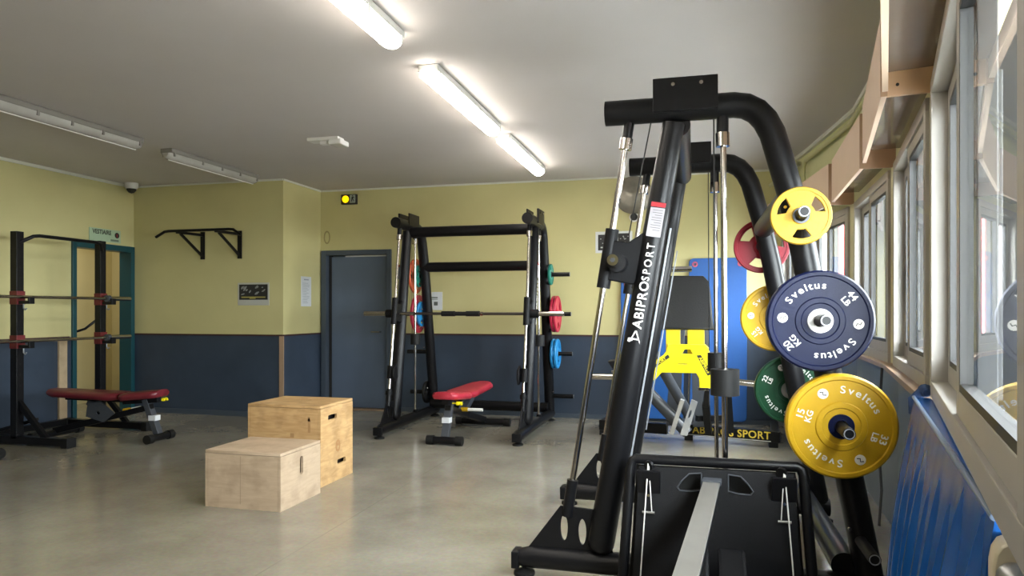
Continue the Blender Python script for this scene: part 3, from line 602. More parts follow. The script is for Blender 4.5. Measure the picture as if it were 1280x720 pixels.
# ------------------------------------------------------------ smith machine (local: a=X front->back, b=Y bar axis)
def pa(z): return .452 + (1.536 - z) * .187
def main_a(z): return -.088 + (z - 2.10) * (.334 / 1.96)
def rod_a(z): return -.293 + (z - 2.066) * (.258 / 1.626)
PEGZ = (1.64, 1.21, .77, .29)
def smith(label, wd, barz, stopz=None, ext=.42):
    t = thing('smith_machine', label, 'smith machine', (0, 0, 0), 'black smith machines')
    for s in (-1, 1):
        y = s * wd / 2
        b = MB(); path = [(-.395, y, 2.155), (.17, y, 2.155), (.22, y, 2.146), (.265, y, 2.12), (.30, y, 2.08), (.33, y, 2.02), (.35, y, 1.95), (.372, y, 1.87), (.40, y, 1.77)] + [(pa(z), y, z) for z in (1.536, 1.2, .8, .4, .12)]
        b.tube(path, .056, 20); fr = b.build('bent_frame', M_black, t)
        b = MB(); b.tube([(main_a(2.09), y, 2.09), (main_a(.20), y, .20), (main_a(.165), y, .165), (main_a(.14), y, .14), (main_a(.125), y, .125)], [.050, .062, .060, .045, .012], 20); mp = b.build('main_post', M_black, t)
        # writing and sticker on the outer face of the post
        az = Vector((.334 / 1.96, 0, 1)).normalized(); nx = Vector((0, s, 0)); yd = nx.cross(az)
        def onp(z, off=.0): return Vector((main_a(z), y + s * (.0575 + .0035 * (2.1 - z) / 2 + off), z))
        b = MB(); b.text('ABIPRO', .058, onp(1.275), az, yd, .002, sx=.98, bold=.0009, spacing=1.14); b.build('lettering', M_letter, mp)
        b = MB(); b.text('SPORT', .048, onp(1.465), az, yd, .002, sx=.92, bold=.0004, spacing=1.42); b.build('lettering', M_letter, mp)
        b = MB(); o = onp(1.13)
        for pl in ([(-.028, -.022), (-.020, -.022), (.030, .0), (.030, .007)], [(-.028, .024), (-.020, .024), (.030, .007), (.030, .0)], [(-.012, -.012), (-.006, -.010), (-.006, .030), (-.012, .034)], [(-.024, .030), (-.018, .012), (-.013, .013), (-.018, .034)]):
            b.prism(pl, o, az, yd, .003)
        b.build('emblem', M_letter, mp)
        b = MB(); o = onp(1.645, .0005); b.prism(rrect(-.068, -.032, .062, .032, .003), o, az, yd, .003); b.build('sticker', mat('sticker', (.36, .34, .36), .5), mp, label='white warning sticker')
        b = MB(); o = onp(1.72, .001); b.prism(rrect(-.010, -.032, .010, .032, .001), o, az, yd, .003); b.build('sticker_header', M_redlab, mp)
        b = MB()
        for k in range(9): o = onp(1.695 - k * .011, .0022); b.prism([(-.0015, -.024), (-.0015, .020 - .012 * (k % 3 == 2)), (.0015, .020 - .012 * (k % 3 == 2)), (.0015, -.024)], o, az, yd, .001)
        b.build('sticker_print', mat('grey_ink', (.16, .15, .16), .6), mp)
        # header plate with bolts
        b = MB(); b.box((-.178, y + s * .048, 2.13), (.101, y + s * .068, 2.278), bev=.004); b.box((-.178, y - s * .048, 2.15), (.101, y - s * .062, 2.278), bev=.004); hp = b.build('header_plate', M_black, t)
        for a in (-.09, .03):
            b = MB(); b.tube([(a, y + s * .068, 2.245), (a, y + s * .077, 2.245)], .009, 6); b.build('bolt', M_chrome, hp)
        # front inclined guide rod
        b = MB(); b.tube([(rod_a(2.06), y, 2.06), (rod_a(.42), y, .42)], .0145, 16); b.build('guide_rod', M_chrome, t)
        b = MB(); b.tube([(rod_a(2.13), y, 2.13), (rod_a(2.02), y, 2.02)], .024, 16); b.build('rod_socket', M_black, t)
        b = MB(); b.tube([(rod_a(.46), y, .46), (rod_a(.29), y, .29)], .026, 16); b.build('rod_socket', M_black, t)
        b = MB(); b.tube([(rod_a(2.035), y, 2.035), (rod_a(1.985), y, 1.985)], .029, 16); b.build('rod_collar', M_chrome, t)
        # rear vertical rod, collar and counterweight stop
        b = MB(); b.tube([(.125, y, 2.06), (.135, y, .12)], .013, 16); b.build('rear_rod', M_chrome, t)
        b = MB(); b.tube([(.122, y, 2.12), (.122, y, 2.03)], .026, 16); b.build('rear_rod_socket', M_black, t)
        b = MB(); b.tube([(.135, y, .10), (.135, y, .16)], .026, 16); b.build('rear_rod_socket', M_black, t)
        b = MB(); b.tube([(.122, y, 2.035), (.123, y, 1.975)], .03, 16); b.build('rear_rod_collar', M_chrome, t)
        b = MB(); b.tube([(.132, y, .99), (.132, y, .875)], .062 if s < 0 else .052, 24); b.build('counterweight', M_rubber, t)
        b = MB(); b.tube([(.085, y + .02, 2.11), (.09, y + .02, 1.0)], .0028, 6); b.tube([(-.19, y, 2.10), (rod_a(barz) + .10, y, barz + .13)], .0028, 6); b.build('cable', M_ink, t)
        # base tube, gusset with oval cut-outs, feet
        b = MB(); b.tube([(-.815, y, .078), (-.74, y, .086), (.775, y, .086)], [.038, .052, .052], 18); b.build('base_tube', M_black, t)
        b = MB(); b.prism([(-.765, .12), (-.605, .335), (-.395, .325), (-.36, .12)], (0, y, 0), X_, Z_, .014, [oval(-.588, .236, .019, .062), oval(-.502, .222, .020, .062)], bev=.002); b.build('gusset', M_black, t)
        for a in (-.78, .745):
            b = MB(); b.lathe([(0, 0), (.05, 0), (.05, .014), (.03, .022), (.012, .03), (.012, .055), (0, .055)], (a, y, 0), (0, 0, 1), 24); b.build('foot', M_rubber, t, autos=40)
        b = MB(); b.box((-.835, y - .045, .035), (-.80, y + .045, .115), bev=.006); b.build('end_cap', M_blackm if s > 0 else M_blackm, t)
        # catch strip behind the main post
        b = MB(); b.beam((main_a(1.62) + .068, y, 1.62), (main_a(.50) + .068, y, .50), .016, .008, (1, 0, 0), .001)
        b.build('catch_strip', M_steel, t)
        # carriage on the rod
        ra = rod_a(barz)
        b = MB(); b.tube([(rod_a(barz + .155), y, barz + .155), (rod_a(barz - .115), y, barz - .115)], .031, 18)
        b.prism([(ra - .01, barz - .07), (ra + .01, barz + .10), (ra + .10, barz + .085), (ra + .215, barz + .16), (ra + .19, barz - .02), (ra + .12, barz - .095)], (0, y, 0), X_, Z_, .05, bev=.006)
        b.build('carriage', M_blackm, t)
        # barbell sleeve
        b = MB(); b.tube([(ra + .055, y + s * .02, barz - .005), (ra + .055, y + s * .11, barz - .005)], .042, 20); b.build('sleeve_collar', M_blackm, t)
        b = MB(); b.tube([(ra + .055, y + s * .10, barz - .005), (ra + .055, y + s * ext, barz - .005)], .024, 20); sl = b.build('bar_sleeve', M_chrome, t)
        b = MB(); b.tube([(ra + .055, y + s * ext, barz - .005), (ra + .055, y + s * (ext + .004), barz - .005)], .011, 6); b.build('end_bolt', M_ink, sl)
        # plate pegs
        for z in PEGZ:
            a = pa(z) - .012
            b = MB(); b.tube([(a, y + s * .04, z), (a, y + s * .28, z)], .0235, 18); pg = b.build('plate_peg', M_black if z > .3 else M_blackm, t)
            b = MB(); b.lathe([(.017, 0), (.021, 0), (.021, .002), (.017, .002), (.017, 0)], (a, y + s * .28, z), (0, s, 0), 18); b.build('peg_rim', M_steel, pg)
            b = MB(); b.tube([(a - .045, y + s * .045, z + .05), (a - .045, y + s * .062, z + .05)], .007, 6); b.build('peg_bolt', M_chrome, pg)
        if stopz:
            b = MB(); r0 = rod_a(stopz); b.tube([(rod_a(stopz + .07), y, stopz + .07), (rod_a(stopz - .06), y, stopz - .06)], .034, 14); b.prism([(r0 - .06, stopz - .02), (r0 - .05, stopz + .05), (r0 + .02, stopz + .09), (r0 + .05, stopz - .05), (r0 - .03, stopz - .08)], (0, y - s * .05, 0), X_, Z_, .025, bev=.004)
            b.tube([(rod_a(.44), y, .44), (rod_a(.40), y, .40)], .036, 14); b.build('safety_stop', M_blackm, t)
    h = wd / 2
    b = MB(); b.tube([(main_a(2.08) + .02, -h, 2.085), (main_a(2.08) + .02, h, 2.085)], .056, 20); b.build('top_crossbeam', M_black, t)
    b = MB(); b.tube([(pa(1.74) - .01, -h, 1.74), (pa(1.74) - .01, h, 1.74)], .055, 20); b.build('upper_crossbeam', M_black, t)
    b = MB(); b.tube([(.62, -h, .165), (.62, h, .165)], .055, 20); b.build('lower_crossbeam', M_black, t)
    b = MB(); ra = rod_a(barz) + .055; b.tube([(ra, -h, barz - .005), (ra, h, barz - .005)], .0145, 14); bar = b.build('bar', mat('dark_bar', (.10, .085, .08), .3, metal=.8), t)
    b = MB(); b.tube([(ra, -.20, barz - .005), (ra, -.06, barz - .005)], .027, 16); b.tube([(ra, -.06, barz - .005), (ra, .06, barz - .005)], .021, 16); b.tube([(ra, .06, barz - .005), (ra, .20, barz - .005)], .027, 16); b.build('grip_sleeve', M_rubber, bar)
    b = MB(); b.tube([(ra, -.235, barz - .005), (ra, -.215, barz - .005)], .02, 12); b.tube([(ra, .50, barz - .005), (ra, h - .04, barz - .005)], .0165, 12); b.build('bar_ring', M_chrome, bar)
    return t
NY = 3.875; NW = 1.25
near = smith('large black smith machine in the right foreground, seen end on, with lettering on its post', NW, 1.468, None, .27)
near.location = (0, NY, 0)
BX = -2.275; BW = 1.39; BY = 7.10
far = smith('black smith machine standing by the back wall, seen from the front over a red bench', BW, 1.222, .62, .36)
far.location = (BX, BY, 0); far.rotation_euler = (0, 0, R(90))

G = 'weight plates on the smith machines'
def place(t, loc, rz=0): t.location = loc; t.rotation_euler = (0, 0, rz); return t
nf = NY - NW / 2 - .058
place(trigrip('weight_plate', M_yel2, .118, .028, 32, 'small yellow three-hole plate on the topmost peg of the near machine', G), (pa(1.64) - .012, nf - .11, 1.635))
place(bumper('weight_plate', M_bluep, .208, .075, 115, M_alu, '20 KG', '44 LB', 'navy blue plate marked 20 KG on the near machine', G), (pa(1.21) - .012, nf - .01, 1.207))
place(bumper('weight_plate', M_yel2, .214, .065, 58, M_bluep, '15 KG', '33 LB', 'largest yellow plate marked 15 KG with a blue hub, low on the near machine', G), (pa(.77) - .012, nf - .01, .775))
ff = NY + NW / 2 + .058
place(trigrip('weight_plate', M_redp, .165, .035, 20, 'dark red three-hole plate just behind the smallest yellow plate', G), (pa(1.64) - .03, ff + .05, 1.645))
place(bumper('weight_plate', M_yel2, .205, .065, 115, M_alu, '15 KG', '33 LB', 'yellow plate half hidden behind the navy plate', G), (pa(1.21) - .03, ff + .075, 1.205))
place(bumper('weight_plate', M_greenp, .205, .055, 230, M_alu, '10 KG', '22 LB', 'dark green plate half hidden behind the near machine post', G), (pa(.77) - .03, ff + .065, .765))
# plates on the far machine (axis along X, +X outward on right frame)
xr = BX + BW / 2 + .058; xl = BX - BW / 2 - .058
def far_plate(z, m, Rr, th, off, side, lb, rot=0):
    t = trigrip('weight_plate', m, Rr, th, rot, lb, G)
    x = (xr + off) if side > 0 else (xl - off)
    return place(t, (x, BY + pa(z) - .012, z), R(90) if side > 0 else R(-90))
far_plate(1.64, M_teal, .115, .025, .0, 1, 'small green plate on the top right peg of the far machine')
far_plate(1.21, M_pink, .20, .028, .02, 1, 'raspberry red plate on the right side of the far machine, the inner of the two', 15)
far_plate(1.21, M_pink, .20, .028, .055, 1, 'raspberry red plate on the right side of the far machine, the outer of the two', 40)
far_plate(.77, M_cyan, .165, .028, .0, 1, 'sky blue plate on the right side of the far machine, the inner of the two', 15)
far_plate(.77, M_cyan, .165, .028, .04, 1, 'sky blue plate on the right side of the far machine, the outer of the two', 50)
far_plate(1.64, M_orange, .20, .028, .04, -1, 'orange red plate seen through the left frame of the far machine')
far_plate(1.64, M_teal, .125, .028, .0, -1, 'green plate seen through the left frame of the far machine', 20)
far_plate(1.21, M_pink, .22, .03, .04, -1, 'red plate behind a blue one, seen through the left frame of the far machine')
far_plate(1.21, M_cyan, .145, .028, .0, -1, 'blue plate seen through the left frame of the far machine', 30)
far_plate(.29, M_rubber, .13, .03, .0, -1, 'black plate low on the left frame of the far machine')

# ------------------------------------------------------------ adjustable benches (local: x from seat end to head end)
def bench(label, m):
    t = thing('weight_bench', label, 'bench', (0, 0, 0), 'adjustable weight benches')
    def pad(x0, x1, w0, w1, z0, z1, th, name):
        b = MB(); n = 10; top = []; rings = []
        for k in range(n + 1):
            u = k / n; x = x0 + (x1 - x0) * u; ww = (w0 + (w1 - w0) * u) / 2; zz = z0 + (z1 - z0) * u
            e = 1 - max(0, abs(u - .5) * 2 - .85) / .15 * .25
            ww *= e; r = .02; hh = th * (e * .5 + .5)
            rings.append([b.bm.verts.new((x, yy, zz + dz)) for yy, dz in ((-ww + r, -hh), (-ww, -hh + r), (-ww, -r), (-ww + r, 0), (-ww * .5, .006), (0, .008), (ww * .5, .006), (ww - r, 0), (ww, -r), (ww, -hh + r), (ww - r, -hh))])
        for p, q in zip(rings, rings[1:]):
            for k in range(11): b.bm.faces.new((p[k], p[(k + 1) % 11], q[(k + 1) % 11], q[k]))
        b.bm.faces.new(rings[0]); b.bm.faces.new(rings[-1][::-1]); return b.build(name, m, t, autos=50)
    pad(-.02, .36, .24, .34, .49, .455, .065, 'seat_pad')
    pad(.385, 1.20, .33, .25, .455, .475, .065, 'back_pad')
    b = MB(); b.beam((.02, 0, .40), (.40, 0, .37), .06, .05); b.beam((.40, 0, .385), (1.05, 0, .395), .05, .04); b.build('pad_support', M_black, t)
    b = MB(); b.beam((.16, 0, .40), (.03, 0, .07), .07, .055, (1, 0, 0)); fp = b.build('front_post', M_grey, t)
    b = MB(); b.box((.035, -.038, .20), (.11, .038, .25), Matrix.Rotation(0, 4, 'Y'), .003); b.build('label', M_paper, fp, label='white label band')
    b = MB(); b.beam((.10, 0, .33), (.62, 0, .20), .06, .055); b.beam((.62, 0, .20), (1.18, 0, .065), .07, .06); b.build('main_beam', M_black, t)
    b = MB(); b.beam((.55, 0, .24), (.80, 0, .36), .05, .06); b.prism([(.48, .26), (.60, .17), (.80, .22), (.78, .34), (.64, .38)], (0, .035, 0), X_, Z_, .008, [oval(.66, .26, .02, .02)], bev=.001); b.build('adjuster', M_grey, t)
    b = MB(); b.tube([(.42, -.05, .28), (.42, -.24, .28)], .016, 12); b.build('lever', M_white, t)
    b = MB(); b.tube([(.42, -.02, .28), (.42, -.09, .28)], .022, 12); b.build('lever_ring', M_yel2, t)
    b = MB(); b.tube([(.06, -.06, .385), (.06, -.13, .385)], .007, 8); b.tube([(.06, -.10, .385), (.06, -.155, .385)], .017, 12); b.tube([(.02, -.12, .385), (.10, -.12, .385)], .010, 10); b.build('knob', M_yel, t)
    for x, ww in ((.015, .17), (1.17, .30)):
        b = MB(); b.tube([(x, -ww, .045), (x, ww, .045)], .034, 16); b.build('foot_bar', M_black, t)
        for s in (-1, 1):
            b = MB(); b.tube([(x, s * (ww - .06), .045), (x, s * (ww + .005), .045)], .043, 16); b.build('foot_cap', M_rubber, t)
    return t
b1 = bench('adjustable bench with dark red pads in front of the left rack', M_darkred)
b1.location = (-4.92, 5.66, 0); b1.rotation_euler = (0, 0, R(180 + 3))
b2 = bench('adjustable bench with bright red pads under the far smith machine', M_red)
b2.location = (-2.24, 6.15, 0); b2.rotation_euler = (0, 0, R(89))

# ------------------------------------------------------------ left rack with two barbells
t = thing('power_rack', 'black squat rack with a bent top bar and red cups at the left edge', 'rack', (-6.0, 5.67, 0))
for y in (5.19, 6.14):
    b = MB(); b.beam((-6.10, y, .06), (-6.10, y, 1.985), .075, .075, (1, 0, 0)); up = b.build('upright', M_black, t)
    b = MB()
    for k in range(14): b.tube([(-6.0622, y, .55 + k * .1), (-6.0605, y, .55 + k * .1)], .009, 10)
    b.build('holes', M_rubber, up)
    b = MB(); b.beam((-6.55, y, .05), (-5.50, y, .05), .075, .07); b.build('base_beam', M_black, t)
    for x in (-6.52, -5.51):
        b = MB(); b.box((x - .035, y - .05, 0), (x + .035, y + .05, .09), bev=.004); b.build('foot_cap', M_rubber, t)
    b = MB(); b.beam((-5.75, y, .06), (-6.08, y, .40), .04, .05); b.build('brace', M_black, t)
    for z in (1.355, .945):
        c = MB(); c.box((-6.142, y - .042, z - .05), (-6.055, y + .046, z + .075), bev=.004); cp = c.build('cup_bracket', mat('dark_red_plastic', (.13, .01, .012), .5), t, label='dark red cup bracket')
        c = MB(); c.box((-6.05, y - .028, z - .045), (-5.93, y + .028, z - .015), bev=.004); c.box((-5.945, y - .028, z - .045), (-5.925, y + .028, z + .02), bev=.004); c.build('hook', M_black, cp)
        c = MB(); c.tube([(-6.0, y - .02, z - .045), (-6.0, y - .02, z - .085), (-5.98, y - .02, z - .10), (-5.965, y - .02, z - .085)], .006, 8); c.build('pin', M_steel, cp)
b = MB(); b.tube([(-6.08, 5.19, 1.88), (-6.0, 5.27, 1.945), (-6.0, 5.33, 1.955), (-6.0, 5.98, 1.955), (-6.0, 6.04, 1.945), (-6.08, 6.14, 1.88)], .017, 12); b.build('pull_up_bar', M_black, t)
b = MB(); b.beam((-6.52, 5.19, .06), (-6.52, 6.14, .06), .06, .06); b.build('rear_beam', M_black, t)
b = MB(); b.beam((-6.45, 5.3, .10), (-5.9, 5.22, .24), .03, .03); b.build('side_pin', M_black, t)
def barbell(label, x, z, y1, lean=0):
    t = thing('barbell', label, 'barbell', (x, 5.2, z), 'barbells on the left rack')
    b = MB(); b.tube([(x, 4.70, z), (x, y1 - .30, z)], .014, 12); b.build('shaft', M_chrome, t)
    for s, ya, yb in ((1, y1 - .30, y1), (-1, 4.70, 4.28)):
        b = MB(); b.tube([(x, ya, z), (x, yb, z)], .023, 14); b.build('sleeve', M_chrome, t)
        b = MB(); b.tube([(x, ya - s * .02, z), (x, ya + s * .02, z)], .036, 14); b.build('collar', M_grey, t)
barbell('upper of the two barbells resting across the left rack', -5.985, 1.375, 6.42)
barbell('lower of the two barbells resting across the left rack', -5.985, .965, 6.42)
t = thing('dumbbell', 'small dark dumbbell end on the floor at the left edge', 'dumbbell', (-5.7, 4.63, 0))
b = MB(); b.tube([(-5.9, 4.63, .05), (-5.66, 4.63, .05)], .014, 12); b.build('handle', M_chrome, t)
for x in (-5.96, -5.68):
    b = MB(); b.lathe([(0, 0), (.04, 0), (.05, .01), (.05, .06), (.04, .075), (0, .078)], (x, 4.63, .05), (1, 0, 0), 20); b.build('head', M_rubber, t, autos=40)

# ------------------------------------------------------------ plywood jump boxes
def plybox(label, x0, x1, y0, y1, h, m, big):
    t = thing('plyometric_box', label, 'jump box', (x0, y0, 0), 'plywood jump boxes'); th = .018
    b = MB(); b.prism(rrect(x0, y0, x1, y1, .003, 2), (0, 0, h - th / 2), X_, Y_, th, [rrect((x0 + x1) / 2 - .05, y0 + .28, (x0 + x1) / 2 + .05, y0 + .31, .014)] if big else []); b.build('top_panel', m, t)
    if big:
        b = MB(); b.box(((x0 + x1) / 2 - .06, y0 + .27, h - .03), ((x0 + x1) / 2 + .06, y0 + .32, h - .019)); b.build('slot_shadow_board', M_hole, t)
    b = MB(); b.box((x0 + th + .002, y0, .0), (x1 - th - .002, y0 + th, h - th - .003), bev=.001); fp = b.build('front_panel', m, t)
    b = MB(); b.box((x0 + th, y1 - th, .0), (x1 - th, y1, h - th), bev=.001); b.build('back_panel', m, t)
    L = y1 - y0
    hl = [rrect(.02 + L * .42, h * .50, .02 + L * .42 + .038, h * .50 + .12, .017)] if not big else [rrect(L * .50, h * .20, L * .50 + .13, h * .20 + .035, .012), rrect(L * .22, h * .80, L * .22 + .13, h * .80 + .035, .012)]
    for x, nm in ((x0 + th / 2, 'left_panel'), (x1 - th / 2, 'right_panel')):
        b = MB(); b.prism([(0, 0), (L, 0), (L, h - th - .003), (0, h - th - .003)], (x, y0, 0), Y_, Z_, th, hl); b.build('side_panel', m, t)
    b = MB(); b.box((x1 - th - .05, y0 + .03, .03), (x1 - th - .045, y1 - .03, h - .04)); b.box((x0 + th, y0 + th + .001, 0), (x1 - th, y0 + th + .006, h - th - .001)); b.build('inner_shade_board', M_hole, t)
    if big:
        b = MB(); b.prism(oval(L * .52, h * .44, .034, .045, 28), (x1 + .0008, y0, 0), Y_, Z_, .0016, [oval(L * .52, h * .44, .020, .026, 24)]); b.prism(rrect(L * .49, h * .44, L * .55, h * .44 + .02, .004), (x1 + .0008, y0, 0), Y_, Z_, .0014); b.build('stamp', M_print, t)
        b = MB()
        for k, (xx, zz, w_, h_) in enumerate(((x1 - .10, h - .19, .02, .10), (x1 - .10, h - .11, .018, .03), (x1 - .24, h - .23, .03, .03), (x1 - .235, h - .30, .018, .05))): b.box((xx, y0 - .0012, zz), (xx + w_, y0 - .0002, zz + h_))
        b.build('print', mat('faint_print', (.36, .21, .09), .6), fp)
    else:
        b = MB(); b.box((x0 + .255, y0 - .001, 0.03), (x0 + .258, y0 - .0002, h - .03)); b.build('joint_line', mat('joint', (.30, .22, .15), .7), fp)
    return t
plybox('larger golden plywood jump box with a round stamp, standing behind the other', -3.13, -2.545, 4.46, 4.94, .575, M_ply1, True)
plybox('smaller scuffed pale plywood jump box with a vertical hand slot, in front', -3.02, -2.478, 3.86, 4.34, .362, M_ply2, False)

# ------------------------------------------------------------ leg press by the back wall
t = thing('leg_press', 'black and yellow leg press machine standing against the back wall', 'leg press', (0, 6.6, 0))
b = MB(); b.beam((-.10, 7.04, .10), (.76, 6.80, .10), .07, .10); b.beam((.72, 6.82, .10), (.78, 7.55, .10), .07, .09); b.beam((-.92, 7.10, .10), (-.25, 7.00, .10), .07, .10); b.beam((-.88, 7.1, .1), (-.82, 7.6, .1), .07, .09)
b.build('base_frame', M_black, t)
d = Vector((.86, -.24, 0)).normalized(); nn = Vector((d.y, -d.x, 0))
b = MB(); c = Vector((.34, 6.917, .105)) + nn * .038; b.text('ABIPROS SPORT', .097, c, d, Z_, .001, sx=.98, bold=.0018, spacing=1.06); b.build('lettering', M_gold, t)
b = MB(); c = Vector((.34, 6.917, .058)) + nn * .039; b.beam(c - d * .42, c + d * .36, .004, .006); b.build('pinstripe', M_white, t)
b = MB()
for x, y in ((.70, 6.83), (-.88, 7.10), (-.05, 7.02)): b.box((x - .04, y - .04, 0), (x + .04, y + .04, .05), bev=.004)
b.build('feet', M_rubber, t)
b = MB(); b.prism([(-.31, 1.10), (.145, 1.10), (.13, 1.30), (.11, 1.49), (.07, 1.535), (-.20, 1.54), (-.25, 1.50), (-.29, 1.30)], (0, 6.2, 0), X_, Z_, .07, bev=.015)
b.xf(Matrix.Translation((0, 6.2, 1.1)) @ Matrix.Rotation(R(-10), 4, 'X') @ Matrix.Translation((0, -6.2, -1.1))); b.build('back_pad', M_pad, t, autos=40)
b = MB(); b.box((-.235, 6.20, .84), (-.115, 6.30, 1.12), bev=.006); b.box((-.055, 6.20, .84), (.085, 6.30, 1.12), bev=.006); b.build('carriage_post', mat('ochre_paint', (.62, .48, .01), .35), t)
b = MB(); b.prism([(-.225, .90), (-.21, .955), (.09, .955), (.115, .93), (.13, .86), (.155, .80), (.195, .77), (.195, .64), (.16, .60), (.05, .60), (.045, .68), (.02, .725), (-.27, .725), (-.33, .655), (-.385, .70), (-.365, .78), (-.25, .865)], (0, 6.17, 0), X_, Z_, .06, [rrect(-.14, .785, -.05, .803, .008), [(-.08, .925), (-.03, .925), (.0, .875), (-.11, .875)]], bev=.006)
cr = b.build('carriage', M_yel, t, label='bright yellow carriage')
b = MB(); b.prism([(-.35, .775), (-.33, .755), (-.20, .85), (-.215, .875)], (0, 6.139, 0), X_, Z_, .002); b.prism([(.02, .87), (.055, .875), (.15, .715), (.11, .70)], (0, 6.139, 0), X_, Z_, .002); b.build('sticker', M_ink, cr, label='black sticker with yellow lettering')
b = MB(); v = Vector((.095, 0, -.165)).normalized(); b.text('ABIPROS', .038, (.083, 6.1375, .79), v, Vector((0, -1, 0)).cross(v), .0006, bold=.0006); v = Vector((.14, 0, .095)).normalized(); b.text('SPORT', .032, (-.273, 6.1375, .815), v, Vector((0, -1, 0)).cross(v), .0006, bold=.0006); b.build('sticker_lettering', M_yel, cr)
b = MB(); b.box((.03, 6.13, .575), (.12, 6.20, .60), bev=.003); b.build('latch', M_chrome, t)
for (p, q) in (((-.95, 6.5, .635), (-.5, 6.4, .65)), ((.20, 6.25, .66), (.50, 6.25, .63)), ((-.2, 6.5, 1.62), (-.02, 6.5, 1.62))):
    b = MB(); b.tube([p, q], .026, 16); b.build('plate_horn', M_chrome, t)
b = MB(); b.tube([(-.42, 6.45, .98), (-.02, 6.80, .22)], .048, 16); b.build('slide_rail', M_grey, t)
b = MB(); b.tube([(-.55, 6.75, .62), (-.06, 6.75, .11)], .055, 16); b.build('slide_rail', M_grey, t)
b = MB(); b.beam((-.20, 6.60, .12), (-.10, 6.50, .45), .04, .03, (0, 1, 0)); b.prism([(-.12, .14), (-.02, .46), (.03, .44), (-.06, .14)], (0, 6.45, 0), X_, Z_, .02, [oval(-.035, .33, .012, .04, rot=R(-17))], bev=.002); b.build('foot_bracket', mat('polished_plate', (.7, .72, .75), .25, metal=.7), t)
b = MB(); b.beam((-.20, 6.9, .15), (-.14, 6.9, 1.10), .12, .08, (0, 1, 0)); b.beam((.07, 6.9, .15), (.05, 6.9, 1.10), .16, .08, (0, 1, 0)); b.build('rear_upright', M_grey, t)
b = MB(); b.tube([(-.055, 6.85, .3), (-.03, 6.82, .95)], .013, 10); b.build('guide_rod', M_chrome, t)
b = MB(); b.beam((.11, 6.3, .60), (.10, 6.5, .40), .045, .045); b.beam((.10, 6.50, .42), (.13, 6.7, .13), .06, .06); b.beam((.32, 6.75, .13), (.30, 6.75, .46), .07, .06, (0, 1, 0)); b.beam((.02, 6.6, .27), (.25, 6.7, .27), .05, .05); b.build('lower_linkage', M_black, t)
b = MB(); b.prism([(-.74, .78), (-.46, .80), (-.46, .62), (-.62, .60)], (0, 6.5, 0), X_, Z_, .25, bev=.01); b.build('head_support', M_blackm, t)
b = MB(); b.beam((-.72, 6.36, .70), (-.50, 6.36, .70), .02, .02); b.build('support_strip', M_chrome, t)
b = MB(); b.beam((-.60, 6.52, .64), (-.55, 6.85, .12), .08, .08, (0, 1, 0)); b.build('support_leg', M_black, t)

# ------------------------------------------------------------ rowing machine in the foreground
t = thing('rowing_machine', 'black exercise machine with a long silver rail, standing in front of the near smith machine', 'rowing machine', (.07, 2.6, 0))
def pt(u, v, o=0.0):
    """point on the leaning panel: u across 0..1, v up 0..1, o outwards to the viewer"""
    y = 3.02 + .13 * v; z = .02 + .575 * v
    hw = .355 + .03 * (1 - v)
    return Vector((.085 + (u - .5) * 2 * hw, y - o, z + o * .22))
b = MB()
def slab(b, u0, u1, v0, v1, o0, o1):
    q = [b.bm.verts.new(pt(u, v, o)) for o in (o0, o1) for u, v in ((u0, v0), (u1, v0), (u1, v1), (u0, v1))]
    for f in ((0, 1, 2, 3), (7, 6, 5, 4), (0, 4, 5, 1), (1, 5, 6, 2), (2, 6, 7, 3), (3, 7, 4, 0)): b.bm.faces.new([q[i] for i in f])
ux = (pt(1, .5) - pt(0, .5)).normalized(); uv = (pt(.5, 1) - pt(.5, 0)).normalized()
def pp(x, y): return (x, y)
cen = pt(.5, .5, .01)
hand = lambda s: [(s * .055, .250), (s * .055, .180), (s * .10, .172), (s * .145, .172), (s * .155, .185), (s * .135, .215), (s * .105, .245)]
b.prism([(-.34, -.29), (.34, -.29), (.315, .262), (-.315, .262)], cen, ux, uv, .02, [hand(1), hand(-1)], bev=.003)
b.build('front_panel', M_blackm, t)
b = MB(); slab(b, .03, .97, .02, .96, -.09, -.07); b.build('rear_panel', M_rubber, t)
b = MB(); b.tube([pt(0, 0), pt(.0, .94), pt(.01, .985), pt(.03, 1), pt(.97, 1), pt(.99, .985), pt(1, .94), pt(1, 0)], .022, 14); b.build('tube_frame', M_black, t)
for s in (.12, .88):
    b = MB(); p0 = pt(s, .78, .018); b.box((-.05, -.09, -.008), (.05, .09, .008), Matrix.Translation(p0) @ Matrix.Rotation(R(13), 4, 'X') @ Matrix.Rotation(R(90), 4, 'X'), .004); lt = b.build('latch_pocket', M_black, t)
    b = MB(); b.tube([pt(s - .03 * (1 if s < .5 else -1), .62, .03), pt(s + .04 * (1 if s < .5 else -1), .62, .03)], .006, 8); b.build('latch_bar', M_alu, lt)
    b = MB(); b.tube([pt(s, .96, .03), pt(s - .01, .95, .04)], .022, 12); b.build('hook', M_black, lt)
    b = MB(); b.tube([pt(s, .74, .03), pt(s, .74, .034)], .006, 8); b.build('rivet', M_chrome, lt)
    k = 1 if s < .5 else -1
    b = MB(); b.tube([pt(s - .01 * k, .97, .045), pt(s - .015 * k, .5, .05), pt(s - .02 * k, .05, .05)], .0028, 6); b.tube([pt(s - .005 * k, .95, .045), pt(s + .025 * k, .63, .04)], .0022, 6); b.build('cord', M_letter, t, label='thin white cord')
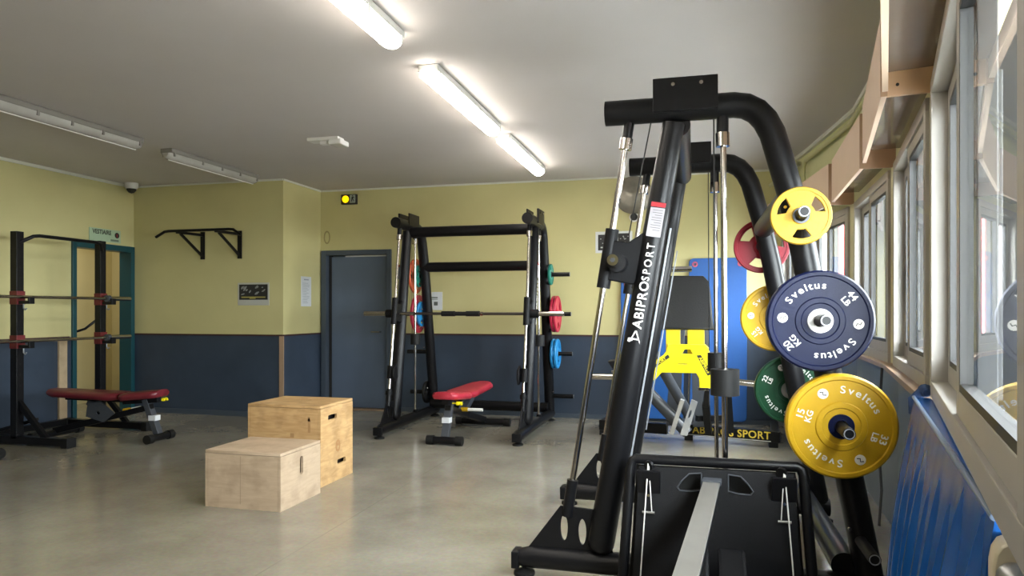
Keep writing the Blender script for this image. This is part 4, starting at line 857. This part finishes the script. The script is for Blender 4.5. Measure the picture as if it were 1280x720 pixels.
# handholds lining
for s in (-1, 1):
    b = MB(); pts = [cen + ux * x + uv * y + ux.cross(uv) * .0 + Vector((0, -.012, 0)) for x, y in hand(s)]; b.tube(pts + [pts[0]], .003, 6); b.build('hand_hold_rim', M_grey, t)
rl0 = Vector((.072, 3.05, .535)); rl1 = Vector((-.115, .85, .535))
b = MB(); b.beam(rl0, rl1, .068, .012, (0, 0, 1), .002); b.build('rail', M_alu, t, label='silver aluminium rail')
b = MB(); b.beam(rl0 - Vector((0, 0, .04)), rl1 - Vector((0, 0, .04)), .052, .066, (0, 0, 1), .004); b.build('rail_beam', M_black, t)
b = MB(); dd = (rl1 - rl0).normalized(); b.beam(rl0 - dd * .03 + Vector((0, 0, .002)), rl0 + dd * .035 + Vector((0, 0, .002)), .076, .02); b.build('rail_cap', M_grey, t)
b = MB(); b.beam((-.10, 1.0, .46), (-.10, .95, .03), .06, .05, (0, 1, 0)); b.beam((-.30, .95, .03), (.10, .95, .03), .05, .05); b.build('rear_leg', M_black, t)
b = MB(); b.box((-.26, 1.20, .555), (.08, 1.46, .60), bev=.02); b.build('seat', M_pad, t)
# footrests low in the middle
for x0 in (-.055, .085):
    b = MB(); b.beam((x0 + .06, 2.62, .13), (x0 + .06, 2.96, .28), .105, .035, (0, 0, 1), .012); ft = b.build('footrest', M_blackm, t)
    b = MB(); b.beam((x0 + .02, 2.68, .178), (x0 + .10, 2.68, .178), .03, .012); b.build('strap', M_rubber, ft)
b = MB(); b.box((-.10, 2.60, .03), (.25, 2.98, .10), bev=.02); b.build('foot_base', M_blackm, t)

# ------------------------------------------------------------ blue padded mat along the window wall
a1, d1, n1, L1 = facet(2)
def wf(s, o, z): v = a1 + d1 * s + n1 * o; return (v.x, v.y, z)
t = thing('crash_mat', 'long glossy blue vinyl mat leaning along the wall under the windows', 'gym mat', (a1.x + .3, a1.y + 1.0, 0))
b = MB(); NU, NV = 90, 18; s0, s1_ = .33, 1.93
front = []; 
for i in range(NU + 1):
    u = i / NU; s = s0 + (s1_ - s0) * u; row = []
    for j in range(NV + 1):
        v = j / NV; z = .02 + .925 * v
        wv = (.009 * math.sin(s * 31 + 1.2 * math.sin(s * 9)) + .004 * math.sin(s * 57 + 2)) * math.sin(math.pi * min(1, v * 1.05)) ** .6
        o = .03 + .055 * u + .10 * (1 - v) + wv + .015 * math.sin(math.pi * v)
        row.append((s, o, z))
    front.append(row)
fv = [[b.bm.verts.new(wf(*p)) for p in r] for r in front]; bv = [[b.bm.verts.new(wf(p[0], max(.004, p[1] - .05), p[2])) for p in r] for r in front]
for g in (fv, bv):
    for i in range(NU):
        for j in range(NV): b.bm.faces.new((g[i][j], g[i + 1][j], g[i + 1][j + 1], g[i][j + 1]))
for i in range(NU):
    b.bm.faces.new((fv[i][NV], fv[i + 1][NV], bv[i + 1][NV], bv[i][NV])); b.bm.faces.new((fv[i][0], fv[i + 1][0], bv[i + 1][0], bv[i][0]))
for j in range(NV):
    b.bm.faces.new((fv[0][j], fv[0][j + 1], bv[0][j + 1], bv[0][j])); b.bm.faces.new((fv[NU][j], fv[NU][j + 1], bv[NU][j + 1], bv[NU][j]))
b.build('cover', M_vinyl, t, autos=60)
b = MB(); b.tube([wf(s0 + (s1_ - s0) * k / 20, .031 + .055 * k / 20, .946) for k in range(21)], .006, 8); b.build('piping', M_vinylf, t)
b = MB(); q = [wf(s1_ + .002, .02, .04), ]
b.tube([wf(s1_ + .004, .075 + .10 * (1 - k / 19), .03 + .0475 * k) for k in range(20)], .010, 8); b.build('end_seam', M_paper, t, label='pale end seam')
b = MB(); M_ = Matrix.Identity(4)
b.tube([wf(2.06, .03, .962), wf(1.98, .05, .965), wf(1.94, .045, .96)], [.014, .024, .012], 12); b.tube([wf(1.98, .06, .962), wf(1.97, .085, .93), wf(1.97, .095, .88)], [.016, .02, .006], 10)
tag(b.build('blue_cloth', mat('blue_cloth', (.012, .04, .12), .7, bump=.4, bscale=40), loc=wf(1.93, .06, .93)), 'small dark blue cloth bundle lying on the sill above the blue vinyl mat', 'cloth')
t = thing('wooden_end_board', 'rounded cream end board with a grey metal knob at the right bottom corner', 'board', wf(.30, .12, 0))
b = MB(); o = Vector(wf(.295, .002, 0)); b.prism([(-.0, 0), (.034, 0), (.034, .89), (.031, .908), (.025, .919), (.016, .924), (.008, .922), (.0, .918)], o, n1, Z_, .05, bev=.004); b.build('board', mat('cream_board', (.50, .44, .32), .5, var=.15, scale=12), t)
b = MB(); o = Vector(wf(.265, .017, .885)); b.lathe([(0, 0), (.017, .0), (.021, .01), (.018, .022), (.008, .03), (0, .031)], o, -d1, 20); b.build('knob', mat('worn_metal', (.35, .35, .35), .35, metal=.8, var=.4, scale=30), t, autos=60)

# cable / hose on the lower right wall
b = MB(); b.tube([(1.07, 4.55, .92), (1.05, 4.56, .5), (1.06, 4.52, .2), (1.03, 4.45, .01)], .008, 8)
tag(b.build('wall_cable', M_grey, loc=(1.06, 4.5, 0)), 'thin dark cable running down the grey wall right of the yellow plate', 'cable')
